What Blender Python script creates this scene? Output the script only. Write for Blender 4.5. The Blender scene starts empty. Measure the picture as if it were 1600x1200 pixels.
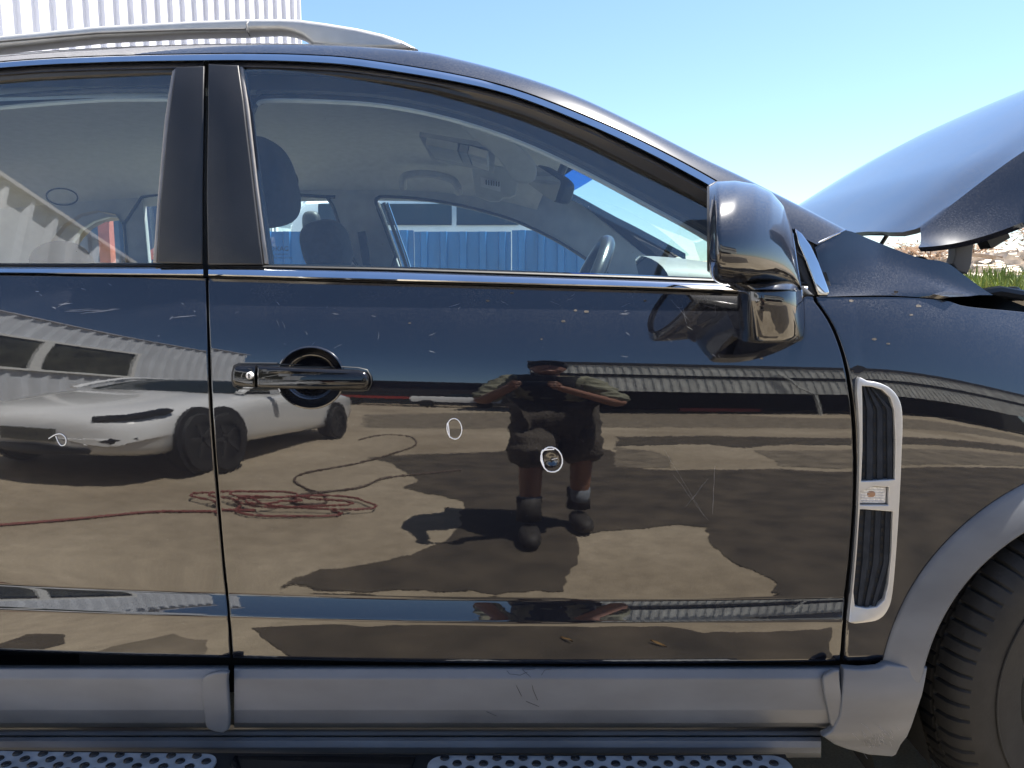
import bpy, bmesh, math, random
from mathutils import Vector, Matrix, noise
from bisect import bisect_right
random.seed(7)
R = math.radians
sc = bpy.context.scene
# ------------------------------------------------------------ camera, sky, sun, exposure
HC = 1.15; PIT = R(7.5); FPX = 1204.0
cd = bpy.data.cameras.new('camera'); cam = bpy.data.objects.new('camera', cd)
sc.collection.objects.link(cam); sc.camera = cam
cam.location = (0, 0, HC); cam.rotation_euler = (R(90) - PIT, 0, 0)
cd.sensor_width = 36; cd.lens = FPX / 1600 * 36; cd.clip_start = .02; cd.clip_end = 3000
SUN = Vector((.42, .215, 1.0)).normalized()
w = bpy.data.worlds.new('World'); sc.world = w; w.use_nodes = True
nt = w.node_tree; nt.nodes.clear()
sky = nt.nodes.new('ShaderNodeTexSky'); sky.sky_type = 'NISHITA'; sky.sun_disc = False
sky.sun_elevation = math.asin(SUN.z); sky.sun_rotation = math.atan2(SUN.x, SUN.y)
sky.air_density = 1.0; sky.dust_density = .35; sky.ozone_density = 5.0
bg = nt.nodes.new('ShaderNodeBackground'); bg.inputs[1].default_value = .05
wo = nt.nodes.new('ShaderNodeOutputWorld')
nt.links.new(sky.outputs[0], bg.inputs[0]); nt.links.new(bg.outputs[0], wo.inputs[0])
ld = bpy.data.lights.new('sun', 'SUN'); ld.energy = 4.5; ld.angle = R(.53); ld.color = (1, .95, .87)
sun = bpy.data.objects.new('sun', ld); sc.collection.objects.link(sun)
sun.rotation_euler = SUN.to_track_quat('Z', 'Y').to_euler(); sun.location = (3, 2, 9)
sc.view_settings.view_transform = 'Standard'; sc.view_settings.look = 'None'
sc.view_settings.exposure = 2.3; sc.view_settings.gamma = 1; sc.view_settings.use_curve_mapping = False
sc.cycles.max_bounces = 10; sc.cycles.transparent_max_bounces = 16; sc.cycles.caustics_reflective = False
sc.cycles.caustics_refractive = False; sc.cycles.sample_clamp_indirect = 6

# ------------------------------------------------------------ materials
def nodes(m): m.use_nodes = True; return m.node_tree
def mat(name, col, rough=.5, metal=0, var=.12, vs=14, bump=0, bs=60, ior=1.5, coat=0, bd=.002, coords='Object', alpha=1, stretch=None, detail=4):
    m = bpy.data.materials.new(name); t = nodes(m); p = t.nodes['Principled BSDF']
    p.inputs['Roughness'].default_value = rough; p.inputs['Metallic'].default_value = metal
    p.inputs['IOR'].default_value = ior; p.inputs['Coat Weight'].default_value = coat; p.inputs['Coat Roughness'].default_value = .02
    tc = t.nodes.new('ShaderNodeTexCoord'); v = tc.outputs[coords]
    if stretch:
        mp = t.nodes.new('ShaderNodeMapping'); mp.inputs['Scale'].default_value = stretch
        t.links.new(v, mp.inputs[0]); v = mp.outputs[0]
    n = t.nodes.new('ShaderNodeTexNoise'); n.inputs['Scale'].default_value = vs; n.inputs['Detail'].default_value = detail
    t.links.new(v, n.inputs['Vector'])
    r = t.nodes.new('ShaderNodeMapRange'); r.inputs[1].default_value = .3; r.inputs[2].default_value = .7
    r.inputs[3].default_value = 1 - var; r.inputs[4].default_value = 1 + var
    t.links.new(n.outputs[0], r.inputs[0])
    mx = t.nodes.new('ShaderNodeVectorMath'); mx.operation = 'SCALE'; mx.inputs[0].default_value = col[:3]
    t.links.new(r.outputs[0], mx.inputs['Scale']); t.links.new(mx.outputs[0], p.inputs['Base Color'])
    if bump:
        n2 = t.nodes.new('ShaderNodeTexNoise'); n2.inputs['Scale'].default_value = bs; n2.inputs['Detail'].default_value = 3
        t.links.new(v, n2.inputs['Vector'])
        b = t.nodes.new('ShaderNodeBump'); b.inputs['Strength'].default_value = bump; b.inputs['Distance'].default_value = bd
        t.links.new(n2.outputs[0], b.inputs['Height']); t.links.new(b.outputs[0], p.inputs['Normal'])
    return m

def paint_mat(name, col=(.0035, .0045, .009), dents=()):
    """black metallic clear-coated car paint: orange peel, dust lying on upward faces, fine scratches"""
    m = bpy.data.materials.new(name); t = nodes(m); p = t.nodes['Principled BSDF']; L = t.links.new
    N = t.nodes.new
    tc = N('ShaderNodeTexCoord'); geo = N('ShaderNodeNewGeometry')
    sep = N('ShaderNodeSeparateXYZ'); L(geo.outputs['Normal'], sep.inputs[0])
    up = N('ShaderNodeMapRange'); up.inputs[1].default_value = .20; up.inputs[2].default_value = .52
    up.inputs[3].default_value = .006; up.inputs[4].default_value = .34; L(sep.outputs[2], up.inputs[0])
    fine = N('ShaderNodeTexNoise'); fine.inputs['Scale'].default_value = 330; fine.inputs['Detail'].default_value = 4; fine.inputs['Roughness'].default_value = .8
    L(tc.outputs['Object'], fine.inputs['Vector'])
    fr = N('ShaderNodeMapRange'); fr.inputs[1].default_value = .42; fr.inputs[2].default_value = .66; L(fine.outputs[0], fr.inputs[0])
    big = N('ShaderNodeTexNoise'); big.inputs['Scale'].default_value = 9; big.inputs['Detail'].default_value = 5
    L(tc.outputs['Object'], big.inputs['Vector'])
    br = N('ShaderNodeMapRange'); br.inputs[1].default_value = .3; br.inputs[2].default_value = .75; br.inputs[3].default_value = .35; br.inputs[4].default_value = 1
    L(big.outputs[0], br.inputs[0])
    m1 = N('ShaderNodeMath'); m1.operation = 'MULTIPLY'; L(up.outputs[0], m1.inputs[0]); L(fr.outputs[0], m1.inputs[1])
    m2 = N('ShaderNodeMath'); m2.operation = 'MULTIPLY'; L(m1.outputs[0], m2.inputs[0]); L(br.outputs[0], m2.inputs[1])
    # isolated specks
    vo = N('ShaderNodeTexVoronoi'); vo.inputs['Scale'].default_value = 105; L(tc.outputs['Object'], vo.inputs['Vector'])
    sp = N('ShaderNodeMapRange'); sp.inputs[1].default_value = .07; sp.inputs[2].default_value = .05; L(vo.outputs['Distance'], sp.inputs[0])
    spc = N('ShaderNodeSeparateColor'); L(vo.outputs['Color'], spc.inputs[0])
    spm = N('ShaderNodeMath'); spm.operation = 'GREATER_THAN'; spm.inputs[1].default_value = .86; L(spc.outputs[0], spm.inputs[0])
    spx = N('ShaderNodeMath'); spx.operation = 'MULTIPLY'; L(sp.outputs[0], spx.inputs[0]); L(spm.outputs[0], spx.inputs[1])
    spy = N('ShaderNodeMath'); spy.operation = 'MULTIPLY'; spy.inputs[1].default_value = .55; L(spx.outputs[0], spy.inputs[0])
    spz = N('ShaderNodeMath'); spz.operation = 'MAXIMUM'; L(m2.outputs[0], spz.inputs[0]); L(spy.outputs[0], spz.inputs[1])
    # base paint
    p.inputs['Base Color'].default_value = (*col, 1); p.inputs['Metallic'].default_value = 0
    p.inputs['Roughness'].default_value = .25; p.inputs['IOR'].default_value = 1.45
    p.inputs['Specular IOR Level'].default_value = .1
    p.inputs['Coat Weight'].default_value = 1; p.inputs['Coat IOR'].default_value = 1.8; p.inputs['Coat Roughness'].default_value = .012
    op = N('ShaderNodeTexNoise'); op.inputs['Scale'].default_value = 230; op.inputs['Detail'].default_value = 2
    L(tc.outputs['Object'], op.inputs['Vector'])
    b = N('ShaderNodeBump'); b.inputs['Strength'].default_value = .25; b.inputs['Distance'].default_value = .00003
    L(op.outputs[0], b.inputs['Height'])
    nrm = b.outputs[0]
    for (c, rad, depth) in dents:
        ds = N('ShaderNodeVectorMath'); ds.operation = 'DISTANCE'; ds.inputs[1].default_value = c
        L(tc.outputs['Object'], ds.inputs[0])
        mr = N('ShaderNodeMapRange'); mr.interpolation_type = 'SMOOTHERSTEP'; mr.inputs[1].default_value = 0; mr.inputs[2].default_value = rad
        L(ds.outputs['Value'], mr.inputs[0])
        b2 = N('ShaderNodeBump'); b2.inputs['Strength'].default_value = 1; b2.inputs['Distance'].default_value = depth
        L(mr.outputs[0], b2.inputs['Height']); L(nrm, b2.inputs['Normal']); nrm = b2.outputs[0]
    L(nrm, p.inputs['Coat Normal']); L(nrm, p.inputs['Normal'])
    d = N('ShaderNodeBsdfDiffuse'); d.inputs[0].default_value = (.15, .152, .16, 1)
    mix = N('ShaderNodeMixShader'); L(spz.outputs[0], mix.inputs[0]); L(p.outputs[0], mix.inputs[1]); L(d.outputs[0], mix.inputs[2])
    out = t.nodes['Material Output']; L(mix.outputs[0], out.inputs[0])
    return m

def glass_mat(name, tint=(.72, .83, .84), dust=.05, refl=.1, streak=True):
    m = bpy.data.materials.new(name); t = nodes(m); t.nodes.clear(); N = t.nodes.new; L = t.links.new
    out = N('ShaderNodeOutputMaterial'); tr = N('ShaderNodeBsdfTransparent'); tr.inputs[0].default_value = (*tint, 1)
    gl = N('ShaderNodeBsdfGlossy'); gl.inputs['Roughness'].default_value = 0
    ge = N('ShaderNodeNewGeometry'); dt = N('ShaderNodeVectorMath'); dt.operation = 'DOT_PRODUCT'; L(ge.outputs['Incoming'], dt.inputs[0]); L(ge.outputs['Normal'], dt.inputs[1])
    ab = N('ShaderNodeMath'); ab.operation = 'ABSOLUTE'; L(dt.outputs['Value'], ab.inputs[0])
    om = N('ShaderNodeMath'); om.operation = 'SUBTRACT'; om.inputs[0].default_value = 1; L(ab.outputs[0], om.inputs[1])
    pw = N('ShaderNodeMath'); pw.operation = 'POWER'; pw.inputs[1].default_value = 5; L(om.outputs[0], pw.inputs[0])
    f0 = refl
    k = N('ShaderNodeMath'); k.operation = 'MULTIPLY_ADD'; k.inputs[1].default_value = 1 - f0; k.inputs[2].default_value = f0; k.use_clamp = True; L(pw.outputs[0], k.inputs[0])
    m1 = N('ShaderNodeMixShader'); L(k.outputs[0], m1.inputs[0]); L(tr.outputs[0], m1.inputs[1]); L(gl.outputs[0], m1.inputs[2])
    df = N('ShaderNodeBsdfDiffuse'); df.inputs[0].default_value = (.5, .5, .48, 1)
    tc = N('ShaderNodeTexCoord'); n = N('ShaderNodeTexNoise'); n.inputs['Scale'].default_value = 16; n.inputs['Detail'].default_value = 8; n.inputs['Roughness'].default_value = .7
    mp = N('ShaderNodeMapping'); mp.inputs['Scale'].default_value = (2.2, 1, .5) if streak else (1, 1, 1)
    L(tc.outputs['Object'], mp.inputs[0]); L(mp.outputs[0], n.inputs['Vector'])
    r = N('ShaderNodeMapRange'); r.inputs[1].default_value = .35; r.inputs[2].default_value = .8; r.inputs[3].default_value = dust * .5; r.inputs[4].default_value = dust * 2.2
    L(n.outputs[0], r.inputs[0])
    vo = N('ShaderNodeTexVoronoi'); vo.inputs['Scale'].default_value = 60; L(tc.outputs['Object'], vo.inputs['Vector'])
    sp = N('ShaderNodeMapRange'); sp.inputs[1].default_value = .08; sp.inputs[2].default_value = .05; sp.inputs[4].default_value = .4; L(vo.outputs['Distance'], sp.inputs[0])
    cs = N('ShaderNodeSeparateColor'); L(vo.outputs['Color'], cs.inputs[0])
    g = N('ShaderNodeMath'); g.operation = 'GREATER_THAN'; g.inputs[1].default_value = .9; L(cs.outputs[0], g.inputs[0])
    gm = N('ShaderNodeMath'); gm.operation = 'MULTIPLY'; L(sp.outputs[0], gm.inputs[0]); L(g.outputs[0], gm.inputs[1])
    mxm = N('ShaderNodeMath'); mxm.operation = 'MAXIMUM'; L(gm.outputs[0], mxm.inputs[0]); L(r.outputs[0], mxm.inputs[1])
    m2 = N('ShaderNodeMixShader'); L(mxm.outputs[0], m2.inputs[0]); L(m1.outputs[0], m2.inputs[1]); L(df.outputs[0], m2.inputs[2])
    L(m2.outputs[0], out.inputs[0])
    return m

M = {}
M['ground'] = None
M['chrome'] = mat('chrome', (.62, .64, .67), .06, 1, .05, 20)
M['rubber'] = mat('black_rubber', (.012, .012, .013), .55, 0, .2, 30, .1, 200)
M['void'] = mat('inner_metal_shade_black', (.004, .004, .005), .7)  # hidden metal; its near black also paints shade into gaps and recesses
M['frame'] = mat('satin_black_frame', (.012, .012, .014), .32, 0, .2, 20, .03, 60)
M['pillar'] = mat('matt_black_pillar_film', (.009, .0095, .012), .42, 0, .25, 12, .08, 300, coat=.0)
M['clad'] = mat('grey_textured_cladding', (.125, .13, .14), .44, 0, .22, 7, .25, 700, bd=.0006, stretch=(.5, 1, 1.4))
M['rocker'] = mat('grey_rocker_plastic', (.12, .127, .14), .36, 0, .25, 12, .12, 300, stretch=(.4, 1, 1.6))
M['silver'] = mat('satin_silver_plastic', (.46, .46, .45), .38, .35, .06, 30)
M['lock'] = mat('satin_lock_steel', (.70, .70, .70), .45, .2, .05, 60)
M['vent_silver'] = mat('vent_silver', (.46, .46, .46), .34, .45, .05, 30)
M['gloss'] = mat('gloss_black_plastic', (.006, .006, .007), .04, 0, .1, 30, ior=1.5, coat=0)
M['seal'] = mat('window_channel_seal', (.22, .21, .20), .3, .2, .1, 40)
M['vent_grey'] = mat('vent_grey_plastic', (.030, .034, .042), .7, 0, .2, 40); M['vent_grey'].node_tree.nodes['Principled BSDF'].inputs['Specular IOR Level'].default_value = .02
M['vent_black'] = mat('vent_black_plastic', (.012, .014, .018), .75, 0, .2, 40); M['vent_black'].node_tree.nodes['Principled BSDF'].inputs['Specular IOR Level'].default_value = .02
M['tyre'] = mat('tyre_rubber', (.009, .0088, .009), .78, 0, .4, 22, .35, 120)
M['well'] = mat('wheel_well_liner', (.006, .006, .006), .9)
M['rim'] = mat('alloy_rim', (.4, .41, .42), .3, .9, .1, 20)
M['headliner'] = mat('grey_headliner_cloth', (.50, .50, .48), .95, 0, .06, 40, .3, 900, bd=.0006)
M['trim'] = mat('grey_pillar_trim', (.36, .365, .37), .75, 0, .08, 20, .1, 400)
M['inner'] = mat('dark_blue_grey_inner_trim', (.014, .018, .03), .6, 0, .15, 20)
M['seat'] = mat('dark_seat_cloth', (.018, .021, .03), .95, 0, .25, 60, .5, 700, bd=.001)
M['dash'] = mat('dashboard_plastic', (.10, .10, .10), .6, 0, .15, 40, .3, 700, bd=.0006)
M['dash_dark'] = mat('dark_dashboard_plastic', (.025, .026, .028), .5, 0, .2, 40, .3, 700, bd=.0006)
M['leather'] = mat('worn_steering_leather', (.02, .021, .024), .28, 0, .2, 40, .15, 300)
M['paper'] = mat('white_label_paper', (.62, .61, .58), .8)
M['lens'] = mat('clear_lamp_lens', (.75, .73, .70), .12, .1, .2, 300, .5, 260, bd=.002)
M['amber'] = mat('amber_bulb', (.30, .17, .10), .3)
M['pad'] = mat('grey_step_pad', (.23, .24, .25), .45, 0, .25, 30, .2, 300, bd=.0008)
M['stud'] = mat('black_stud_rubber', (.006, .006, .007), .45)
M['chalk'] = mat('white_paint_marker', (.85, .86, .88), .7)
M['scratch'] = mat('pale_scratch', (.34, .35, .38), .6, 0, .3, 80)
M['ink'] = mat('dark_print', (.006, .006, .01), .5)
M['bluepaint'] = mat('blue_sheet_paint', (.026, .12, .31), .42, 0, .22, 6, .1, 30, stretch=(1, 1, .2))
M['container'] = mat('dark_blue_container_paint', (.02, .045, .10), .5, 0, .25, 6)
M['whitesheet'] = mat('white_wall_sheeting', (.50, .51, .56), .45, 0, .05, 3)
M['greysheet'] = mat('pale_grey_sheeting', (.56, .59, .64), .4, .0, .1, 3, stretch=(1, 1, .3))
M['shed'] = mat('weathered_roof_sheeting', (.56, .57, .55), .6, .0, .25, 2.5, .4, 30, stretch=(1, 1, .3))
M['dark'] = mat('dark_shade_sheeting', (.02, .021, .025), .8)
M['winframe'] = mat('white_window_frame', (.72, .73, .72), .5)
M['oldglass'] = mat('dirty_window_pane', (.06, .062, .05), .25, 0, .6, 2.2, stretch=(1, 1, .6))
M['red'] = mat('red_steel_paint', (.35, .045, .035), .5, 0, .2, 10)
M['redlead'] = mat('faded_red_oxide', (.30, .085, .06), .7, 0, .2, 10)
M['whitecar'] = mat('white_car_paint', (.72, .73, .74), .2, 0, .02, 5, coat=1)
M['carglass'] = mat('dark_car_glass', (.012, .018, .018), .03, 0, .1, 5, ior=1.6)
M['hose'] = mat('red_rubber_hose', (.16, .035, .03), .6, 0, .2, 60)
M['hosedark'] = mat('dusty_brown_hose', (.075, .05, .038), .7, 0, .2, 60)
M['skin'] = mat('skin', (.24, .12, .08), .5, 0, .1, 30)
M['shirt'] = mat('olive_grey_shirt', (.20, .20, .145), .9, 0, .2, 25, .6, 60, bd=.01)
M['vest'] = mat('dark_work_vest', (.02, .022, .026), .9, 0, .3, 20, .5, 50, bd=.01)
M['shorts'] = mat('brown_grey_shorts', (.07, .06, .05), .9, 0, .25, 25, .6, 60, bd=.01)
M['boot'] = mat('dark_work_boot', (.02, .018, .016), .7, 0, .3, 40)
M['sock'] = mat('grey_sock', (.16, .18, .21), .95)
M['hat'] = mat('dark_cap_cloth', (.018, .018, .022), .9)
M['hair'] = mat('brown_hair', (.03, .02, .014), .7)
M['phone'] = mat('phone_black', (.008, .008, .01), .1)
M['eye'] = mat('eye_white', (.6, .58, .55), .2)
M['rubble'] = mat('pale_rubble', (.46, .40, .33), .9, 0, .35, 3)
M['mound'] = mat('sandy_mound_soil', (.30, .23, .16), .95, 0, .45, 1.2, .6, 5, bd=.1)
M['grass'] = mat('yellow_green_grass', (.15, .19, .035), .7, 0, .55, 2.2)
M['dry'] = mat('dry_brush', (.17, .10, .055), .9, 0, .4, 5)
M['oliveb'] = mat('olive_weed_leaves', (.10, .11, .045), .8, 0, .4, 5)
M['wood'] = mat('grey_waste_timber', (.28, .21, .15), .85, 0, .3, 4)
M['leaf'] = mat('dry_leaf', (.32, .2, .07), .7)
M['engine'] = mat('engine_bay_plastic', (.012, .012, .013), .4)
M['fadedgrey'] = mat('grey_bracket_paint', (.07, .075, .085), .5)
M['beige'] = mat('beige_pillar_trim', (.42, .36, .27), .8, 0, .05, 20)
M['shade'] = bpy.data.materials.new('blue_shade_band')
t = nodes(M['shade']); t.nodes.clear()
a = t.nodes.new('ShaderNodeBsdfTransparent'); a.inputs[0].default_value = (.06, .22, .62, 1)
o_ = t.nodes.new('ShaderNodeOutputMaterial'); t.links.new(a.outputs[0], o_.inputs[0])
M['glass'] = glass_mat('tinted_side_glass', (.82, .92, .93), .022, .14)
M['screen'] = glass_mat('windscreen_glass', (.80, .95, .96), .02, .08, streak=False)

# ------------------------------------------------------------ objects
COL = sc.collection
def finish(o, parent):
    if parent is not None:
        o.parent = parent
        o.matrix_parent_inverse = Matrix.Translation(-parent.location) if parent.type == 'EMPTY' else Matrix()
def thing(name, label, cat, loc=(0, 0, 0), group=None):
    o = bpy.data.objects.new(name, None); COL.objects.link(o); o.location = loc
    o.empty_display_size = .1
    tag(o, label, cat, group); return o
def tag(o, label=None, cat=None, group=None, kind=None):
    if label: o['label'] = label
    if cat: o['category'] = cat
    if group: o['group'] = group
    if kind: o['kind'] = kind
    return o
def obj(name, me, m, parent=None, sharp=35):
    o = bpy.data.objects.new(name, me); COL.objects.link(o)
    me.materials.clear(); me.materials.append(m)
    for p in me.polygons: p.use_smooth = True
    if sharp and len(me.polygons): me.set_sharp_from_angle(angle=R(sharp))
    finish(o, parent); return o

class MB:
    def __init__(s): s.v = []; s.f = []
    def add(s, vs, fs):
        b = len(s.v); s.v += [tuple(v) for v in vs]; s.f += [tuple(b + i for i in f) for f in fs]; return s
    def loft(s, rows, closed=False, caps=False):
        n = len(rows[0]); vs = [p for r in rows for p in r]; fs = []
        for i in range(len(rows) - 1):
            for j in range(n if closed else n - 1):
                k = (j + 1) % n
                fs.append((i * n + j, i * n + k, (i + 1) * n + k, (i + 1) * n + j))
        if caps:
            fs.append(tuple(range(n))[::-1]); fs.append(tuple((len(rows) - 1) * n + j for j in range(n)))
        return s.add(vs, fs)
    def box(s, lo, hi):
        (a, b, c), (d, e, f) = lo, hi
        return s.add([(a, b, c), (d, b, c), (d, e, c), (a, e, c), (a, b, f), (d, b, f), (d, e, f), (a, e, f)],
                     [(3, 2, 1, 0), (4, 5, 6, 7), (0, 1, 5, 4), (1, 2, 6, 5), (2, 3, 7, 6), (3, 0, 4, 7)])
    def obox(s, c, half, rot):
        vs = [Vector(c) + rot @ Vector((half[0] * i, half[1] * j, half[2] * k)) for k in (-1, 1) for (i, j) in ((-1, -1), (1, -1), (1, 1), (-1, 1))]
        return s.add(vs, [(3, 2, 1, 0), (4, 5, 6, 7), (0, 1, 5, 4), (1, 2, 6, 5), (2, 3, 7, 6), (3, 0, 4, 7)])
    def tube(s, path, r, n=8, caps=True, closed=False):
        path = [Vector(p) for p in path]; rows = []; prev = None
        rr = r if isinstance(r, (list, tuple)) else [r] * len(path)
        for i, p in enumerate(path):
            a = path[i - 1] if (i > 0 or closed) else p; b = path[(i + 1) % len(path)] if (i < len(path) - 1 or closed) else p
            d = (b - a)
            if d.length < 1e-9: d = Vector((0, 0, 1))
            d.normalize()
            if prev is None:
                u = d.cross(Vector((0, 0, 1)));
                if u.length < .1: u = d.cross(Vector((1, 0, 0)))
            else: u = prev - d * prev.dot(d)
            u.normalize(); prev = u; vv = d.cross(u)
            rows.append([p + u * rr[i] * math.cos(2 * math.pi * k / n) + vv * rr[i] * math.sin(2 * math.pi * k / n) for k in range(n)])
        if closed: rows.append(rows[0])
        return s.loft(rows, True, caps and not closed)
    def sell(s, c, rad, e=2.0, rot=None, nu=20, nv=14):
        rows = []; f = lambda t: math.copysign(abs(t) ** (2 / e), t)
        for i in range(nv + 1):
            a = -math.pi / 2 + math.pi * i / nv; row = []
            for j in range(nu):
                b = 2 * math.pi * j / nu
                p = Vector((rad[0] * f(math.cos(a)) * f(math.cos(b)), rad[1] * f(math.cos(a)) * f(math.sin(b)), rad[2] * f(math.sin(a))))
                if rot is not None: p = rot @ p
                row.append(Vector(c) + p)
            rows.append(row)
        return s.loft(rows, True)
    def lathe(s, prof, c, rot, n=64, rf=None):
        rows = []
        for k in range(n):
            a = 2 * math.pi * k / n
            rows.append([Vector(c) + rot @ Vector(((r + (rf(k, i, r) if rf else 0)) * math.cos(a), h, (r + (rf(k, i, r) if rf else 0)) * math.sin(a))) for i, (r, h) in enumerate(prof)])
        rows.append(rows[0]); return s.loft(rows)
    def mesh(s, name='mesh', merge=1e-5, out=None):
        me = bpy.data.meshes.new(name); me.from_pydata([tuple(v) for v in s.v], [], s.f)
        bm = bmesh.new(); bm.from_mesh(me); bmesh.ops.remove_doubles(bm, verts=bm.verts, dist=merge)
        bmesh.ops.dissolve_degenerate(bm, edges=bm.edges, dist=1e-6)
        bmesh.ops.recalc_face_normals(bm, faces=bm.faces)
        if out is not None:   # make an open sheet face the given direction
            sgn = sum(f.normal.dot(Vector(out)) * f.calc_area() for f in bm.faces)
            if sgn < 0: bmesh.ops.reverse_faces(bm, faces=bm.faces)
        bm.to_mesh(me); bm.free(); return me
    def build(s, name, m, parent=None, sharp=35, out=None): return obj(name, s.mesh(name, out=out), m, parent, sharp)

def flat(poly, holes=(), t=.01, bevel=0, fn=None, name='slab', dense=0):
    """a filled outline with thickness: 2D curve -> mesh -> mapped through fn(x, z, h)"""
    cu = bpy.data.curves.new(name, 'CURVE'); cu.dimensions = '2D'; cu.fill_mode = 'BOTH'
    cu.extrude = max(t / 2 - bevel, 0); cu.bevel_depth = bevel; cu.bevel_resolution = 2; cu.offset = -bevel
    for pl in [poly] + list(holes):
        pts = pl
        if dense:
            pts = []
            for i in range(len(pl)):
                a, b = pl[i], pl[(i + 1) % len(pl)]; d = math.dist(a, b); k = max(1, int(d / dense))
                pts += [(a[0] + (b[0] - a[0]) * j / k, a[1] + (b[1] - a[1]) * j / k) for j in range(k)]
        sp = cu.splines.new('POLY'); sp.points.add(len(pts) - 1); sp.use_cyclic_u = True
        for i, q in enumerate(pts): sp.points[i].co = (q[0], q[1], 0, 1)
    o = bpy.data.objects.new('tmp', cu); COL.objects.link(o)
    dg = bpy.context.evaluated_depsgraph_get(); dg.update()
    me = bpy.data.meshes.new_from_object(o.evaluated_get(dg)); bpy.data.objects.remove(o); bpy.data.curves.remove(cu)
    bm = bmesh.new(); bm.from_mesh(me); bmesh.ops.remove_doubles(bm, verts=bm.verts, dist=1e-6)
    for v in bm.verts: v.co = fn(v.co.x, v.co.y, v.co.z)
    bmesh.ops.recalc_face_normals(bm, faces=bm.faces); bm.to_mesh(me); bm.free(); me.name = name
    return me
def smooth_poly(pts, n=6, closed=True):
    """Catmull-Rom"""
    out = []; N = len(pts)
    for i in range(N if closed else N - 1):
        g = lambda k: Vector(pts[k % N] if closed else pts[max(0, min(N - 1, k))])
        a, b, c, d = g(i - 1), g(i), g(i + 1), g(i + 2)
        for j in range(n):
            t_ = j / n
            out.append(tuple(.5 * ((2 * b) + (c - a) * t_ + (2 * a - 5 * b + 4 * c - d) * t_ * t_ + (3 * b - a - 3 * c + d) * t_ ** 3)))
    if not closed: out.append(tuple(pts[-1]))
    return out
def lerpline(pts, x, k=0, j=1):
    if x <= pts[0][k]: return pts[0][j]
    for a, b in zip(pts, pts[1:]):
        if x <= b[k]: return a[j] + (b[j] - a[j]) * (x - a[k]) / (b[k] - a[k])
    return pts[-1][j]
def sstep(a, b, x):
    t_ = max(0, min(1, (x - a) / (b - a))); return t_ * t_ * (3 - 2 * t_)

# ------------------------------------------------------------ body-side surface of the car: depth y at (x, z)
KN = [(.30, -2), (.41, -7.5), (.5075, -4.0), (.5130, 22), (.530, 19.5), (.5470, 17), (.5525, -2.6), (.6616, -1.1), (.7485, .2), (.8461, 1.7), (.9277, 3.7),
      (.9657, 7.4), (1.0011, 11.6), (1.0287, 15), (1.0606, 18.5), (1.1052, 24.5), (1.1401, 31), (1.4, 31)]
_dz = .0005; _z0 = .30; _tab = [0.0]
for i in range(2400):
    zz = _z0 + (i + .5) * _dz; _tab.append(_tab[-1] + math.tan(R(lerpline(KN, zz))) * _dz)
KW = [(.30, 1), (.42, 2.0), (.56, 1.2), (.6616, .2)] + [k for k in KN if k[0] > .7]      # the wing has no groove
_tabw = [0.0]
for i in range(2400): _tabw.append(_tabw[-1] + math.tan(R(lerpline(KW, _z0 + (i + .5) * _dz))) * _dz)
_ref = _tab[int((.66 - _z0) / _dz)]; _refw = _tabw[int((.66 - _z0) / _dz)]
def prof(z, T=_tab, r=_ref):
    q = max(0, min(2398.9, (z - _z0) / _dz)); i = int(q); return T[i] + (T[i + 1] - T[i]) * (q - i) - r
RC = 8.0; XC = .15
ARC = (1.175, .335)
def S(x, z):
    wgt = sstep(.60, .90, z)
    sh = .026 * x + .10 * sstep(.66, 1.30, x)
    y = 1.40 + (prof(z + sh * wgt) if x < .646 else prof(z + sh * wgt, _tabw, _refw)) + (x - XC) ** 2 / (2 * RC) * (.74 + .26 * sstep(.38, .60, z))
    return y
GT = math.tan(R(12.5))
def belt(x): return 1.139 - .026 * x
def G(x, z): return 1.478 + GT * (z - 1.15) + max(0, z - 1.45) ** 2 * .5 + (x - XC) ** 2 / (2 * RC) * .6
def Y(x, z): return S(x, z) if z < belt(x) else G(x, z)
def ray(px, py):
    u = (px - 800) / FPX; v = (600 - py) / FPX; c, s = math.cos(PIT), math.sin(PIT)
    return Vector((u, c + v * s, -s + v * c))
def onY(px, py, y):
    r = ray(px, py); return Vector((0, 0, HC)) + r * (y / r.y)
def hit(px, py, off=0, fn=S):
    r = ray(px, py); t_ = 1.42 / r.y
    for _ in range(40):
        p = Vector((0, 0, HC)) + r * t_; t_ = (fn(p.x, p.z) + off) / r.y
    return Vector((0, 0, HC)) + r * t_
def res(pts, n):
    """resample a 3D polyline to n points by length"""
    pts = [Vector(p) for p in pts]; L_ = [0]
    for a, b in zip(pts, pts[1:]): L_.append(L_[-1] + (b - a).length)
    out = []
    for i in range(n):
        d = L_[-1] * i / (n - 1); k = min(len(pts) - 2, max(0, bisect_right(L_, d) - 1))
        f = (d - L_[k]) / max(1e-9, L_[k + 1] - L_[k]); out.append(pts[k].lerp(pts[k + 1], f))
    return out
def hline(pts, off=0, fn=S, n=48, sm=True):
    q = smooth_poly(pts, 6, False) if sm and len(pts) > 2 else pts
    return res([hit(a, b, off, fn) for a, b in q], n)
def mir(p): return Vector((p[0], 4.65 - p[1], p[2]))

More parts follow.
